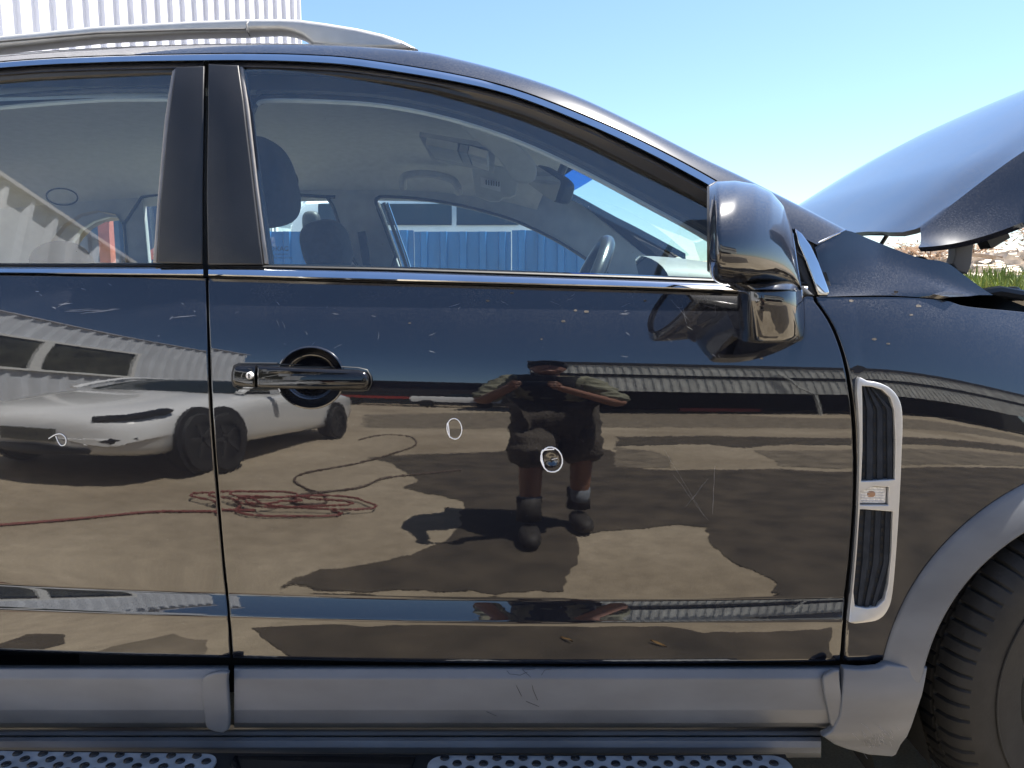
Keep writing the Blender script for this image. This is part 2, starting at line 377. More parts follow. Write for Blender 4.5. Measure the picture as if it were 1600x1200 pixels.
# ==================================================================== GROUND AND WORLD BEHIND
def ground_material():
    m = bpy.data.materials.new('worn_concrete_yard'); t = nodes(m); p = t.nodes['Principled BSDF']; L = t.links.new; N = t.nodes.new
    tc = N('ShaderNodeTexCoord')
    n1 = N('ShaderNodeTexNoise'); n1.inputs['Scale'].default_value = .55; n1.inputs['Detail'].default_value = 7; n1.inputs['Roughness'].default_value = .62
    n2 = N('ShaderNodeTexNoise'); n2.inputs['Scale'].default_value = 9; n2.inputs['Detail'].default_value = 8; n2.inputs['Roughness'].default_value = .7
    n3 = N('ShaderNodeTexNoise'); n3.inputs['Scale'].default_value = 160; n3.inputs['Detail'].default_value = 3
    for n in (n1, n2, n3): L(tc.outputs['Object'], n.inputs['Vector'])
    r1 = N('ShaderNodeValToRGB'); e = r1.color_ramp.elements
    e[0].position = .34; e[0].color = (.22, .178, .122, 1); e[1].position = .62; e[1].color = (.35, .295, .215, 1)
    L(n1.outputs[0], r1.inputs[0])
    mr = N('ShaderNodeMapRange'); mr.inputs[1].default_value = .3; mr.inputs[2].default_value = .7; mr.inputs[3].default_value = .80; mr.inputs[4].default_value = 1.13
    L(n2.outputs[0], mr.inputs[0])
    mr3 = N('ShaderNodeMapRange'); mr3.inputs[1].default_value = .3; mr3.inputs[2].default_value = .7; mr3.inputs[3].default_value = .82; mr3.inputs[4].default_value = 1.15
    L(n3.outputs[0], mr3.inputs[0])
    mm = N('ShaderNodeMath'); mm.operation = 'MULTIPLY'; L(mr.outputs[0], mm.inputs[0]); L(mr3.outputs[0], mm.inputs[1])
    sc_ = N('ShaderNodeVectorMath'); sc_.operation = 'SCALE'; L(r1.outputs[0], sc_.inputs[0]); L(mm.outputs[0], sc_.inputs['Scale'])
    L(sc_.outputs[0], p.inputs['Base Color']); p.inputs['Roughness'].default_value = .9
    b = N('ShaderNodeBump'); b.inputs['Strength'].default_value = .4; b.inputs['Distance'].default_value = .004; L(n3.outputs[0], b.inputs['Height']); L(b.outputs[0], p.inputs['Normal'])
    return m
gm = ground_material()
g = MB(); gx = [-600, -60, -25] + [-20 + i * 2 for i in range(26)] + [36, 70, 600]
g.loft([[(x, y, 0) for x in gx] for y in (-600, -80, -40, -20, -10, -5, 0, 5, 10, 20, 40, 80, 600)])
tag(g.build('ground', gm, out=(0, 0, 1)), kind='structure')

E = 1e-4
def refl_ground(px, py, z=0):
    p = hit(px, py); r = ray(px, py).normalized()
    n = Vector(((S(p.x + E, p.z) - S(p.x - E, p.z)) / (2 * E) + (.025 if px < 326 else 0), -1, (S(p.x, p.z + E) - S(p.x, p.z - E)) / (2 * E))).normalized()
    o = r - 2 * r.dot(n) * n
    return p + o * ((z - p.z) / min(o.z, -.025))
def patch(pts, m, z, jit=.02, px=True):
    q = [refl_ground(*p) if len(p) == 2 else Vector(p) for p in pts]
    q = [(v.x, max(v.y, -38)) for v in q]
    d = []
    for i in range(len(q)):
        a, b = Vector(q[i]), Vector(q[(i + 1) % len(q)]); k = max(1, min(120, int((b - a).length / .05)))
        for j in range(k):
            p = a.lerp(b, j / k); s_ = min(1, .3 + (b - a).length)
            p += Vector((noise.noise((p.x * 6, p.y * 6, z * 999)), noise.noise((p.x * 6, p.y * 6, 50 + z * 999)))) * jit * 1.6 * min(1, s_)
            p += Vector((noise.noise((p.x * 25, p.y * 25, z * 99)), noise.noise((p.x * 25, p.y * 25, 50 + z * 99)))) * jit * 1.1
            d.append((p.x, p.y))
    from mathutils.geometry import delaunay_2d_cdt
    cv_, _, tri_, *_r = delaunay_2d_cdt([Vector(p) for p in d], [(i, (i + 1) % len(d)) for i in range(len(d))], [], 1, 1e-5)
    me = bpy.data.meshes.new('wet_patch'); me.from_pydata([(a.x, a.y, z) for a in cv_], [], [tuple(t_) for t_ in tri_])
    bm = bmesh.new(); bm.from_mesh(me); bmesh.ops.recalc_face_normals(bm, faces=bm.faces)
    bmesh.ops.reverse_faces(bm, faces=[f for f in bm.faces if f.normal.z < 0]); bm.to_mesh(me); bm.free()
    tag(obj('wet_patch', me, m), kind='structure')
M['wet'] = mat('damp_dark_concrete', (.052, .041, .028), .8, 0, .5, 4.5, .4, 160, detail=9)
M['damp'] = mat('damp_concrete', (.15, .125, .09), .8, 0, .4, 4, .4, 160, detail=9)
D1 = [(572, 715), (612, 724), (628, 736), (655, 750), (632, 763), (660, 770), (722, 783), (715, 825), (700, 845), (640, 868), (570, 882), (440, 922), (600, 925), (880, 925),
      (905, 860), (900, 838), (930, 832), (1060, 820), (1105, 825), (1105, 845), (1150, 880), (1215, 915), (1205, 924), (1.2, .5, 0), (4, .4, 0), (9, -1.4, 0), (9, -3.2, 0), (1312, 738), (1215, 733), (1045, 735), (1005, 733), (950, 702), (800, 704), (740, 708), (650, 710)]
patch(D1, M['wet'], .004, .02)
patch([(965, 683), (1100, 681), (1312, 685), (9, -6.2, 0), (9, -5.0, 0), (1312, 696), (1230, 695), (1150, 700), (1100, 694), (960, 697)], M['wet'], .0045, .05)
patch([(1180, 704), (1235, 704), (1312, 704), (9, -4.6, 0), (9, -3.4, 0), (1312, 733), (1220, 729)], M['damp'], .005, .03)
patch([(960, 698), (1020, 705), (1055, 718), (1045, 731), (960, 731)], M['damp'], .0055, .03)
patch([(835, 646), (1000, 646), (1150, 648), (1312, 655), (16, -12, 0), (16, -8.2, 0), (1312, 670), (1150, 668), (960, 668), (835, 668)], M['damp'], .0035, .1)
patch([(570, 648), (740, 645), (830, 645), (830, 668), (740, 670), (570, 668)], M['damp'], .0038, .1)
# stains close to the car (they show in the lower door panel)
patch([(392, 984), (520, 979), (900, 979), (1050, 981), (1100, 990), (1240, 989), (1300, 982), (1300, 1036), (470, 1036), (430, 1010)], M['wet'], .006, .02)
patch([(0, 1004), (50, 988), (95, 990), (108, 1002), (60, 1014), (0, 1022)], M['wet'], .0065, .02)
patch([(90, 1034), (180, 1008), (270, 992), (322, 1002), (322, 1036)], M['damp'], .007, .02)

# sheeting with trapezoid ribs between two ground points
def ribbed(p0, p1, z0, z1, pitch, depth, nrm, rib=.3, slope=.06):
    mb = MB(); a = Vector((*p0, 0)); b = Vector((*p1, 0)); L_ = (b - a).length; d = (b - a) / L_; n = Vector((*nrm, 0)).normalized()
    q = []; s = 0
    while s < L_:
        for f, h in ((0, 0), (.5 - rib / 2 - slope, 0), (.5 - rib / 2, 1), (.5 + rib / 2, 1), (.5 + rib / 2 + slope, 0)):
            if s + f * pitch <= L_: q.append(a + d * (s + f * pitch) + n * depth * h)
        s += pitch
    q.append(b)
    mb.loft([[p + Vector((0, 0, z)) for p in q] for z in (z0, z1)])
    mb.loft([[p + Vector((0, 0, z)) - n * .06 for p in (a, b)] for z in (z0, z1)])
    return mb
# --- shed on the left behind the camera
bl = thing('corrugated_building', 'long pale grey corrugated building with strip of dirty windows, seen reflected in the rear door', 'building', (-7.6, -4, 0))
ribbed((-7.3, 3.2), (-7.3, -11.0), 0, 5.2, .42, .07, (1, 0), .14, .15).build('wall', M['greysheet'], bl)
MB().box((-15, -11.0, 0), (-7.37, 3.2, 5.15)).build('wall', M['greysheet'], bl)
MB().box((-15.1, -11.05, 5.2), (-7.2, 3.3, 5.25)).build('roof', M['whitesheet'], bl)
wy = [-1.1, -3.0, -5.0, -7.6]
for y1, y0 in zip(wy, wy[1:]):
    f = MB(); z0, z1 = 1.75, 3.9
    for lo, hi in (((-7.26, y0, z0), (-7.14, y1, z0 + .12)), ((-7.26, y0, z1 - .12), (-7.14, y1, z1)), ((-7.26, y0, z0 + .12), (-7.14, y0 + .12, z1 - .12)), ((-7.26, y1 - .12, z0 + .12), (-7.14, y1, z1 - .12))):
        f.box(lo, hi)
    fo = f.build('window', M['winframe'], bl)
    MB().box((-7.24, y0 + .1, z0 + .1), (-7.2, y1 - .1, z1 - .1)).build('pane', M['oldglass'], fo)
# --- open fronted shed on the right behind the camera
sh_ = thing('open_shed', 'long open fronted shed with weathered sheet fascia behind the yard', 'shed', (10, -16, 0))
ribbed((.15, -16), (30, -16), 2.5, 4.55, .3, .03, (0, 1), .4).build('fascia', M['shed'], sh_)
ribbed((.15, -15.9), (30, -15.9), 5.05, 6.5, .3, .03, (0, 1), .4).build('fascia', M['shed'], sh_)
MB().box((.1, -16.1, 4.55), (30, -15.95, 5.05)).build('gutter', M['dark'], sh_)
MB().box((.05, -16.2, 6.5), (30, -15.8, 6.95)).build('roof_edge', M['dark'], sh_)
MB().box((.1, -24, 6.6), (30, -16.25, 6.8)).build('roof', M['shed'], sh_)
MB().box((.1, -24.2, 0), (30, -24, 6.5)).box((.1, -24, 0), (.25, -16.2, 6.5)).build('wall', M['dark'], sh_)
MB().tube([(8.6, -15.8, 5.6), (8.9, -15.75, 4.6), (9.1, -15.75, 3.4), (9.6, -15.75, 2.4), (9.7, -15.75, 0)], .07).build('downpipe', M['shed'], sh_)
MB().box((5.2, -17.4, .15), (8.2, -17.2, .42)).build('beam', M['red'], sh_)
# --- low dark store far left, red trailer, white pickup
st = thing('dark_store', 'low dark store shed at the far side of the yard', 'shed', (-7, -26, 0))
MB().box((-16, -30, 0), (.4, -26, 4.2)).build('wall', M['dark'], st)
MB().box((-16.2, -30.2, 4.2), (.5, -25.7, 4.4)).build('roof', M['dark'], st)
tr = thing('flatbed_trailer', 'red steel flatbed trailer parked before the dark store', 'trailer', (-7, -23, 0))
MB().box((-9.5, -24, .75), (-3.6, -22, 1.15)).build('bed', M['red'], tr)
for x in (-8.6, -7.8, -4.6): MB().lathe([(.0, -.12), (.38, -.12), (.42, 0), (.38, .12), (0, .12)], (x, -22.1, .42), Matrix.Identity(3), 20).build('wheel', M['tyre'], tr)
pk = thing('parked_pickup', 'white pickup parked at the far end of the yard', 'pickup', (-2.6, -22, 0))
MB().loft([[(x, y, z) for y, z in ((-21, .5), (-21, 1.0), (-21.1, 1.25), (-22.9, 1.25), (-23, 1.0), (-23, .5))] for x in (-5.0, -1.2)], True, True).build('body', M['whitecar'], pk)
MB().loft([[(-3.6, -21.2, 1.25), (-3.2, -21.35, 1.75), (-2.2, -21.35, 1.75), (-1.8, -21.2, 1.25)], [(-3.6, -22.8, 1.25), (-3.2, -22.65, 1.75), (-2.2, -22.65, 1.75), (-1.8, -22.8, 1.25)]], True, True).build('cab', M['carglass'], pk)
for x in (-4.3, -1.9): MB().lathe([(0, -.12), (.33, -.12), (.36, 0), (.33, .12), (0, .12)], (x, -21.0, .36), Matrix.Identity(3), 20).build('wheel', M['tyre'], pk)

# --- white electric saloon on the left behind the camera
wc = thing('white_saloon', 'white saloon car facing the black car in the yard, seen in its door reflection', 'car', (-3.4, -3.4, 0))
CXW = -3.36
st_ = [(-.98, .58, .30, .50, .56), (-1.06, .76, .26, .58, .66), (-1.22, .88, .23, .65, .73), (-1.5, .915, .21, .71, .79), (-1.85, .925, .2, .78, .85), (-2.25, .925, .2, .84, .92), (-2.5, .92, .2, .87, .96),
       (-3.3, .92, .2, .90, .97), (-4.3, .925, .2, .94, .99), (-4.9, .92, .22, .97, 1.02), (-5.3, .89, .26, .98, 1.07), (-5.55, .80, .32, .93, 1.03), (-5.64, .68, .40, .78, .85)]
rows = []
for (y, hw, zb, zs, zt) in st_:
    half = [(0, zt), (.45 * hw, zt - .008), (.76 * hw, zs + .035), (.92 * hw, zs - .02), (.985 * hw, zs - .10), (hw, zs - .26), (.985 * hw, zb + .2), (.95 * hw, zb + .06), (.86 * hw, zb), (0, zb)]
    rows.append([(CXW + x, y, z) for x, z in half] + [(CXW - x, y, z) for x, z in half[-2:0:-1]])
wb = MB().loft(rows, True, True).build('body', M['whitecar'], wc, sharp=0)
sm = wb.modifiers.new('sub', 'SUBSURF'); sm.levels = 2; sm.render_levels = 2
rows = []
for (y, wb_, zb, wt, zt) in [(-2.28, .55, .90, .40, .915), (-2.5, .76, .91, .60, .99), (-3.0, .78, .92, .60, 1.30), (-3.35, .78, .93, .60, 1.40), (-3.8, .78, .94, .60, 1.43), (-4.4, .77, .96, .58, 1.37), (-4.9, .72, .99, .52, 1.24), (-5.3, .6, 1.02, .45, 1.07)]:
    half = [(0, zt), (.6 * wt, zt - .006), (wt, zt - .05), ((wt + wb_) / 2, (zt + zb) / 2), (wb_, zb)]
    rows.append([(CXW + x, y, z) for x, z in half] + [(CXW - x, y, z) for x, z in half[:0:-1]])
cab = MB().loft(rows, True, True).build('cabin_glass', M['carglass'], wc, sharp=0)
cab.modifiers.new('sub', 'SUBSURF').render_levels = 2
for s in (-1, 1):
    MB().tube(smooth_poly([(CXW + s * .77, -2.38, .93), (CXW + s * .66, -2.95, 1.29), (CXW + s * .61, -3.4, 1.385), (CXW + s * .60, -3.9, 1.40), (CXW + s * .62, -4.5, 1.33), (CXW + s * .66, -5.0, 1.17), (CXW + s * .7, -5.3, 1.05)], 5, False), .045).build('roof_rail', M['whitecar'], wc)
    MB().tube([(CXW + s * .80, -3.55, .95), (CXW + s * .64, -3.55, 1.36)], .04).build('door_pillar', M['gloss'], wc)
    # headlamp: dark swept slit following the wing
    MB().tube(smooth_poly([(CXW + s * .50, -1.055, .585), (CXW + s * .66, -1.10, .61), (CXW + s * .80, -1.22, .645), (CXW + s * .88, -1.50, .695)], 5, False), [.008] + [.038] * 12 + [.04, .028, .01], 8).build('headlamp', M['gloss'], wc)
    MB().tube([(CXW + s * .50, -1.02, .385), (CXW + s * .66, -1.045, .40), (CXW + s * .80, -1.15, .42)], [.02, .03, .02], 6).build('fog_slot', M['gloss'], wc)
    MB().obox((CXW + s * 1.0, -2.75, 1.0), (.09, .05, .06), Matrix.Rotation(.2 * s, 3, 'Z')).build('wing_mirror', M['whitecar'], wc)
    for y in (-1.80, -4.55):
        MB().lathe([(0, -.02), (.365, -.02), (.365, .012), (0, .012)], (CXW + s * .915, y, .36), Matrix.Rotation(R(90), 3, 'Z'), 32).build('arch_shade_disc', M['void'], wc)  # dark disc on the flank; shade of an open arch put into its colour
        wl = MB().lathe([(.21, -.10), (.30, -.10), (.32, -.06), (.325, 0), (.32, .06), (.30, .10), (.235, .11), (.22, .06)], (CXW + s * .86, y, .34), Matrix.Rotation(R(90), 3, 'Z'), 32).build('wheel', M['tyre'], wc)
        rm = MB()
        for k in range(5):
            an = k * math.tau / 5; rm.obox((CXW + s * .93, y + .11 * math.cos(an), .34 + .11 * math.sin(an)), (.012, .118, .022), Matrix.Rotation(an, 3, 'X'))
        rm.build('rim', M['dash_dark'], wl)
MB().tube([(CXW - .50, -1.0, .31), (CXW, -.96, .30), (CXW + .50, -1.0, .31)], [.02, .045, .02], 8).build('lower_grille', M['gloss'], wc)
pl = MB().box((CXW - .25, -.975, .38), (CXW + .25, -.95, .49)).build('number_plate', M['oldglass'], wc)
k_ = MB()
for i in range(7): k_.box((CXW - .2 + i * .057, -.9495, .415), (CXW - .185 + i * .057, -.9485, .455))
k_.build('plate_characters', M['ink'], pl)['kind'] = 'stuff'

# --- hoses on the ground
def gpath(px, z=.012): return [Vector((q.x, q.y, z)) for q in (refl_ground(a, b) for a, b in px)]
coil = []
c0 = refl_ground(440, 792)
for k in range(84):
    an = k * .27; rr = .30 + .12 * math.sin(k * .083) + .07 * math.sin(k * .37) + .05 * math.sin(k * 1.1)
    coil.append((c0.x + rr * math.cos(an) * 1.15 + .10 * math.sin(k * .11), c0.y + rr * .55 * math.sin(an) + .05 * math.cos(k * .09), .012 + .0009 * k % .09))
hc = MB().tube(coil, .008, 6)
hs = MB().tube(smooth_poly(gpath([(-120, 830), (0, 821), (120, 812), (230, 802), (330, 799), (400, 800)]), 6, False), .009, 6)
hz = thing('air_hose', 'tangled red air hose coiled on the concrete yard', 'hose', (c0.x, c0.y, 0))
hc.build('hose_coil', M['hose'], hz); hs.build('hose_run', M['hose'], hz)
h2 = MB().tube(smooth_poly(gpath([(560, 688), (600, 680), (640, 683), (650, 695), (620, 708), (560, 725), (480, 740), (460, 752), (480, 766), (505, 775), (508, 788), (470, 790), (455, 785), (470, 775), (560, 764), (600, 749), (660, 742), (720, 736)]), 6, False), .009, 6).build('cable', M['hosedark'])
tag(h2, 'dusty brown cable looping across the concrete yard', 'cable')

# --- dry leaves
for (x, y), lab in ((refl_ground(690, 972)[:2], 'curled dry leaf on the concrete nearest the rear door'), (refl_ground(885, 1003)[:2], 'pale dry leaf on dark damp concrete beside the black car'), (refl_ground(1028, 1010)[:2], 'small dry leaf on the concrete towards the front wheel')):
    a = random.random() * 6; c, s = math.cos(a), math.sin(a)
    m_ = MB().loft([[(x + c * u - s * v * (1 - u * u / .0009) * .5, y + s * u + c * v * (1 - u * u / .0009) * .5, .014 + abs(v) * .5 + u * .15) for v in (-.012, 0, .012)] for u in [-.03 + i * .0075 for i in range(9)]])
    lf = m_.build('fallen_leaf', M['leaf']); tag(lf, lab, 'leaf', 'dry leaves on the concrete')

# ==================================================================== WORLD BEYOND THE CAR
A_ = Vector((-3.7, 14.0)); dW = Vector((-.367, -.93)); nW = (.93, -.367)
wbld = thing('white_warehouse', 'tall white corrugated warehouse wall behind the roof rail of the black car', 'building', (-5, 11, 0))
e0 = A_ + dW * 8.2
ribbed((A_.x, A_.y), (e0.x, e0.y), 0, 11, .228, .05, nW, .3).build('wall', M['whitesheet'], wbld)
MB().loft([[(A_.x, A_.y, z), (A_.x - 9, A_.y + 3.6, z), (e0.x - 9, e0.y + 3.6, z), (e0.x - .1, e0.y, z)] for z in (0, 10.95)], True, True).build('wall', M['whitesheet'], wbld)
MB().tube([(A_.x + .02, A_.y - .02, 0), (A_.x + .02, A_.y - .02, 11)], .05, 6).build('corner_trim', M['whitesheet'], wbld)
for i in range(4):
    s0 = .25 + i * .72; s1 = s0 + .66; off = Vector((*nW, 0)) * .05
    def W(s, z, o=0): q = A_ + dW * s; return Vector((q.x, q.y, z)) + Vector((*nW, 0)) * (.04 + o)
    f = MB()
    for (sa, sb, za, zb) in ((s0, s1, 1.2, 1.26), (s0, s1, 2.2, 2.26), (s0, s0 + .05, 1.26, 2.2), (s1 - .05, s1, 1.26, 2.2)):
        f.loft([[W(sa, z, o), W(sb, z, o)] for z, o in ((za, 0), (za, .06), (zb, .06), (zb, 0))], False)
    fo = f.build('window', M['winframe'], wbld)
    MB().loft([[W(s0 + .03, z, .02), W(s1 - .03, z, .02)] for z in (1.23, 2.23)]).build('pane', mat('pale_window_pane', (.45, .5, .5), .2), fo)

fn_ = thing('blue_fence', 'blue corrugated sheet fence behind the black car, seen through its windows', 'fence', (0, 8, 0))
for i in range(7):
    x0 = -6.0 + i * 1.0
    ribbed((x0, 8.0 + .012 * (i % 2)), (x0 + .99, 8.0 + .012 * (i % 2)), .05, 1.655 + .01 * math.sin(i * 2.1) + .004 * i, .20, .03, (0, -1), .3).build('panel', M['bluepaint'], fn_)
for i in range(4): MB().box((-6.0 + i * 2.0, 8.09, 0), (-5.94 + i * 2.0, 8.15, 1.62)).build('post', M['fadedgrey'], fn_)

vn = thing('white_van', 'white van with dark windows parked beyond the blue fence', 'van', (-1.6, 12.5, 0))
rows = []
for x, zt, zb, dy in ((-3.35, 1.7, .55, .12), (-3.3, 2.2, .45, .05), (-3.1, 2.44, .4, 0), (-2.2, 2.5, .4, 0), (-.6, 2.5, .4, 0), (.2, 2.47, .4, 0), (.42, 2.40, .45, .04), (.48, 1.6, .5, .1)):
    y0, y1 = 11.7 + dy, 13.4 - dy
    rows.append([(x, y0, zb), (x, y0, 1.5), (x, y0 + .05, 2.0), (x, y0 + .14, zt - .12), (x, y0 + .32, zt), (x, y1 - .32, zt), (x, y1 - .14, zt - .12), (x, y1 - .05, 2.0), (x, y1, 1.5), (x, y1, zb)])
vb = MB().loft(rows, True, True).build('body', M['whitecar'], vn)
for x0, x1 in ((-2.9, -2.05), (-1.98, -.9), (-.83, .1)):
    MB().loft([[(x, 11.69 + .025, 2.0), (x, 11.70 + .04, 2.06), (x, 11.77, 2.28), (x, 11.79, 2.32)] for x in (x0, x1)]).build('window', M['carglass'], vn)
MB().sell((-2.95, 11.55, 2.02), (.13, .10, .17), 3).build('wing_mirror', M['rubber'], vn)
MB().tube([(-2.9, 11.68, 1.85), (-2.95, 11.55, 1.9)], .02).build('mirror_arm', M['rubber'], vn)
for x in (-2.6, -.3): MB().lathe([(0, -.1), (.33, -.1), (.36, 0), (.33, .1), (0, .1)], (x, 11.75, .36), Matrix.Identity(3), 24).build('wheel', M['tyre'], vn)

ct = thing('blue_container', 'dark blue steel container standing behind the rear of the black car', 'container', (-4.5, 7, 0))
ribbed((-5.6, 6.9), (-2.9, 6.9), .12, 2.0, .28, .03, (0, -1), .4).build('wall', M['container'], ct)
MB().box((-5.6, 6.97, .1), (-2.9, 9.0, 2.02)).build('shell', M['container'], ct)
MB().box((-5.65, 6.82, 2.02), (-2.85, 9.05, 2.10)).build('top_rail', M['winframe'], ct)
rk = thing('red_rack', 'faded red steel rack leaning before the dark blue container', 'rack', (-3.3, 6.4, 0))
MB().box((-3.37, 6.38, 0), (-3.28, 6.46, 1.98)).build('post', M['redlead'], rk)
MB().box((-2.62, 6.38, 0), (-2.53, 6.46, 1.98)).build('post', M['redlead'], rk)
MB().tube([(-3.3, 6.42, 1.15), (-2.6, 6.42, 1.62)], .035, 6).build('brace', M['redlead'], rk)
MB().box((-3.4, 6.37, 1.98), (-2.5, 6.47, 2.06)).build('beam', M['redlead'], rk)

# rubble mound, weeds and dry brush on the right
def mz(x, y):
    h = (1.02 * sstep(10.5, 14.5, y) + 1.0 * sstep(18.2, 22.5, y)) * (1 - .5 * sstep(26, 34, y)) * (.86 + .14 * sstep(10, 16, x))
    return h + .30 * noise.noise((x * .5, y * .5, 0)) * sstep(18, 21, y) + .12 * noise.noise((x * 1.7, y * 1.7, 3)) * sstep(18, 21, y)
mb = MB(); mb.loft([[(x * .5, y * .5, mz(x * .5, y * .5) - .06) for x in range(6, 76)] for y in range(20, 72)])
tag(mb.build('rubble_mound', M['mound'], out=(0, 0, 1)), kind='structure')
rb = MB()
for i in range(1500):
    y = random.uniform(19.2, 26); x = random.uniform(.45, .92) * y
    s = random.uniform(.05, .2) * (1.6 if random.random() < .1 else 1)
    rot = Matrix.Rotation(random.random() * 6, 3, 'Z') @ Matrix.Rotation(random.random() * 1.2 - .6, 3, 'X')
    rb.obox((x, y, mz(x, y) + s * .1), (s * random.uniform(.7, 2.0), s, s * random.uniform(.25, .6)), rot)
tag(rb.build('rubble', M['rubble'], sharp=20), kind='stuff', label='broken pale concrete and brick rubble on the mound', cat='rubble')
for i, (x, y, l, a, b) in enumerate(((15.6, 22.2, 1.5, .5, .25), (16.6, 22.4, 1.3, -.4, .5), (13.1, 21.4, .9, .2, .1))):
    o = MB().obox((x, y, mz(x, y) + .25), (l, .09, .04), Matrix.Rotation(a, 3, 'Z') @ Matrix.Rotation(b, 3, 'Y')).build('waste_plank', M['wood'])
    tag(o, ['long grey plank lying across the top of the rubble mound', 'short plank tilted up on the right end of the mound', 'weathered board low on the rubble near the bonnet hinge'][i], 'plank')
gr = MB()
for i in range(7000):
    y = random.uniform(14.6, 19.4); x = random.uniform(.50, .86) * y
    h = random.uniform(.15, .5) * (.6 + .5 * noise.noise((x * .6, y * .6, 8)) + .3) * (1.35 if y > 17 else 1)
    a = random.random() * 6.28; w_ = random.uniform(.012, .03); lx, ly = random.gauss(0, .12), random.gauss(0, .12); z = mz(x, y) - .06
    z = max(z, 0); c, s = math.cos(a) * w_, math.sin(a) * w_
    gr.add([(x - c, y - s, z), (x + c, y + s, z), (x + lx * .5 + c * .7, y + ly * .5 + s * .7, z + h * .6), (x + lx, y + ly, z + h), (x + lx * .5 - c * .7, y + ly * .5 - s * .7, z + h * .6)], [(0, 1, 2, 4), (4, 2, 3)])
me = bpy.data.meshes.new('weeds'); me.from_pydata(gr.v, [], gr.f)
tag(obj('weeds', me, M['grass'], sharp=0), kind='stuff', label='bright green grass and weeds growing at the foot of the mound', cat='grass')
def bush(x, y, r, h, m, n, label):
    t_ = thing('bush', label, 'bush', (x, y, mz(x, y)), 'bushes growing on the rubble mound'); tw = MB(); lv = MB(); z0 = mz(x, y) - .1
    for i in range(12):
        a = random.random() * 6.28; e = (x + math.cos(a) * r * random.uniform(.4, 1), y + math.sin(a) * r * .6, z0 + h * random.uniform(.7, 1.05))
        mid = (x + (e[0] - x) * .4, y + (e[1] - y) * .4, z0 + (e[2] - z0) * .6); tw.tube([(x, y, z0), mid, e], [.02, .013, .004], 4)
        for k in range(n):
            f = random.uniform(.35, 1.05); q = Vector((x, y, z0)).lerp(Vector(e), f) + Vector((random.gauss(0, .12 * r), random.gauss(0, .12 * r), random.gauss(0, .1 * h)))
            d = Vector((random.gauss(0, 1), random.gauss(0, 1), random.gauss(0, .6))).normalized() * random.uniform(.05, .11); u = d.orthogonal().normalized() * .025
            lv.add([q - d, q + u, q + d, q - u], [(0, 1, 2, 3)])
    tw.build('twigs', M['dry'], t_)
    me = bpy.data.meshes.new('foliage'); me.from_pydata(lv.v, [], lv.f); obj('foliage', me, m, t_, 0)
bush(11.5, 21.5, 1.2, .75, M['dry'], 30, 'low straw coloured dry bush left of the bonnet hinge on the mound')
bush(13.6, 23, 1.0, .8, M['dry'], 30, 'brown dry bush under the open bonnet on the mound')
bush(15.4, 22.8, 1.1, 1.2, M['dry'], 34, 'tallest rust brown dry bush on the mound')
bush(14.9, 20.3, .6, 1.1, M['oliveb'], 36, 'olive green leafy weed clump before the rubble')
bush(18.0, 22.6, 1.6, 1.2, M['dry'], 40, 'wide brown brush at the right end of the mound')

# ==================================================================== THE BLACK CAR
car = thing('black_suv', 'black family off-roader with open bonnet and grey lower cladding filling the picture', 'car', (0, 2.325, 0))
dent = hit(862, 718)
M['paint'] = paint_mat('black_metallic_paint')
M['doorpaint'] = paint_mat('black_door_paint', dents=[(tuple(dent), .017, .0035), (tuple(hit(710, 670)), .02, .00025)])
ZR = [.4245, .43, .44, .455, .47, .485, .497, .503, .507, .5095, .512, .5145, .518, .523, .528, .534, .540, .544, .5465, .549, .5515, .5545, .558, .565, .575]
while ZR[-1] < .89: ZR.append(ZR[-1] + .012)
NZ = len(ZR); ZR = [z for z in ZR if z < .9]
ZT = [i / 26 for i in range(27)]                     # upper rows follow the sloping belt line
def panel(name, xl, xr, ztop, m, parent, nu=70, off=None, zbot=None, lip=.018, rows=None):
    rows = rows or ZR; vs = []; offf = off or (lambda x, z: 0)
    for k in range(len(rows) + len(ZT)):
        row = []
        for u in [0, .0015, .004] + [i / nu for i in range(1, nu)] + [.996, .9985, 1]:
            x = xl(.7) * (1 - u) + xr(.7) * u
            for _ in range(4):
                z = rows[k] if k < len(rows) else .9 + (ztop(x) - .9) * ZT[k - len(rows)]
                if zbot: z = max(z, zbot(x))
                x = xl(z) * (1 - u) + xr(z) * u
            row.append(Vector((x, S(x, z) + offf(x, z), z)))
        vs.append(row)
    nu += 4; mb = MB(); mb.loft(vs)
    # rolled edge: a 2 mm round, then a return flange going inwards
    edge = [vs[0][i] for i in range(nu)] + [r[-1] for r in vs[:-1]] + [vs[-1][i] for i in range(nu, 0, -1)] + [r[0] for r in vs[:0:-1]]
    c = sum(edge, Vector()) / len(edge); rings = [edge]
    def outw(i):
        a, b = edge[i - 1], edge[(i + 1) % len(edge)]; d = b - a; d.y = 0
        if d.length < 1e-7: d = edge[(i + 3) % len(edge)] - edge[i - 3]; d.y = 0
        d.normalize(); return Vector((d.z, 0, -d.x))
    o = [outw(i) for i in range(len(edge))]
    for dy, do in ((.0004, .0006), (.0012, .0010), (lip, .0010)):
        rings.append([p + q * do + Vector((0, dy, 0)) for p, q in zip(edge, o)])
    rings = [r + [r[0]] for r in rings]
    mb.loft(rings[:3]); o_ = mb.build(name, m, parent, 50)
    MB().loft(rings[2:]).build('flange', M['void'], o_); return o_  # flange coloured near black: the shade of the gap is put into it
def zline(px): pts = [hit(a, b) for a, b in px]; pts = sorted([(p.z, p.x) for p in pts]); return lambda z: lerpline(pts, z)
gap = .0068
xd = zline(smooth_poly([(326, 436), (328, 520), (333, 640), (342, 760), (352, 880), (360, 960), (365, 1037)], 5, False))
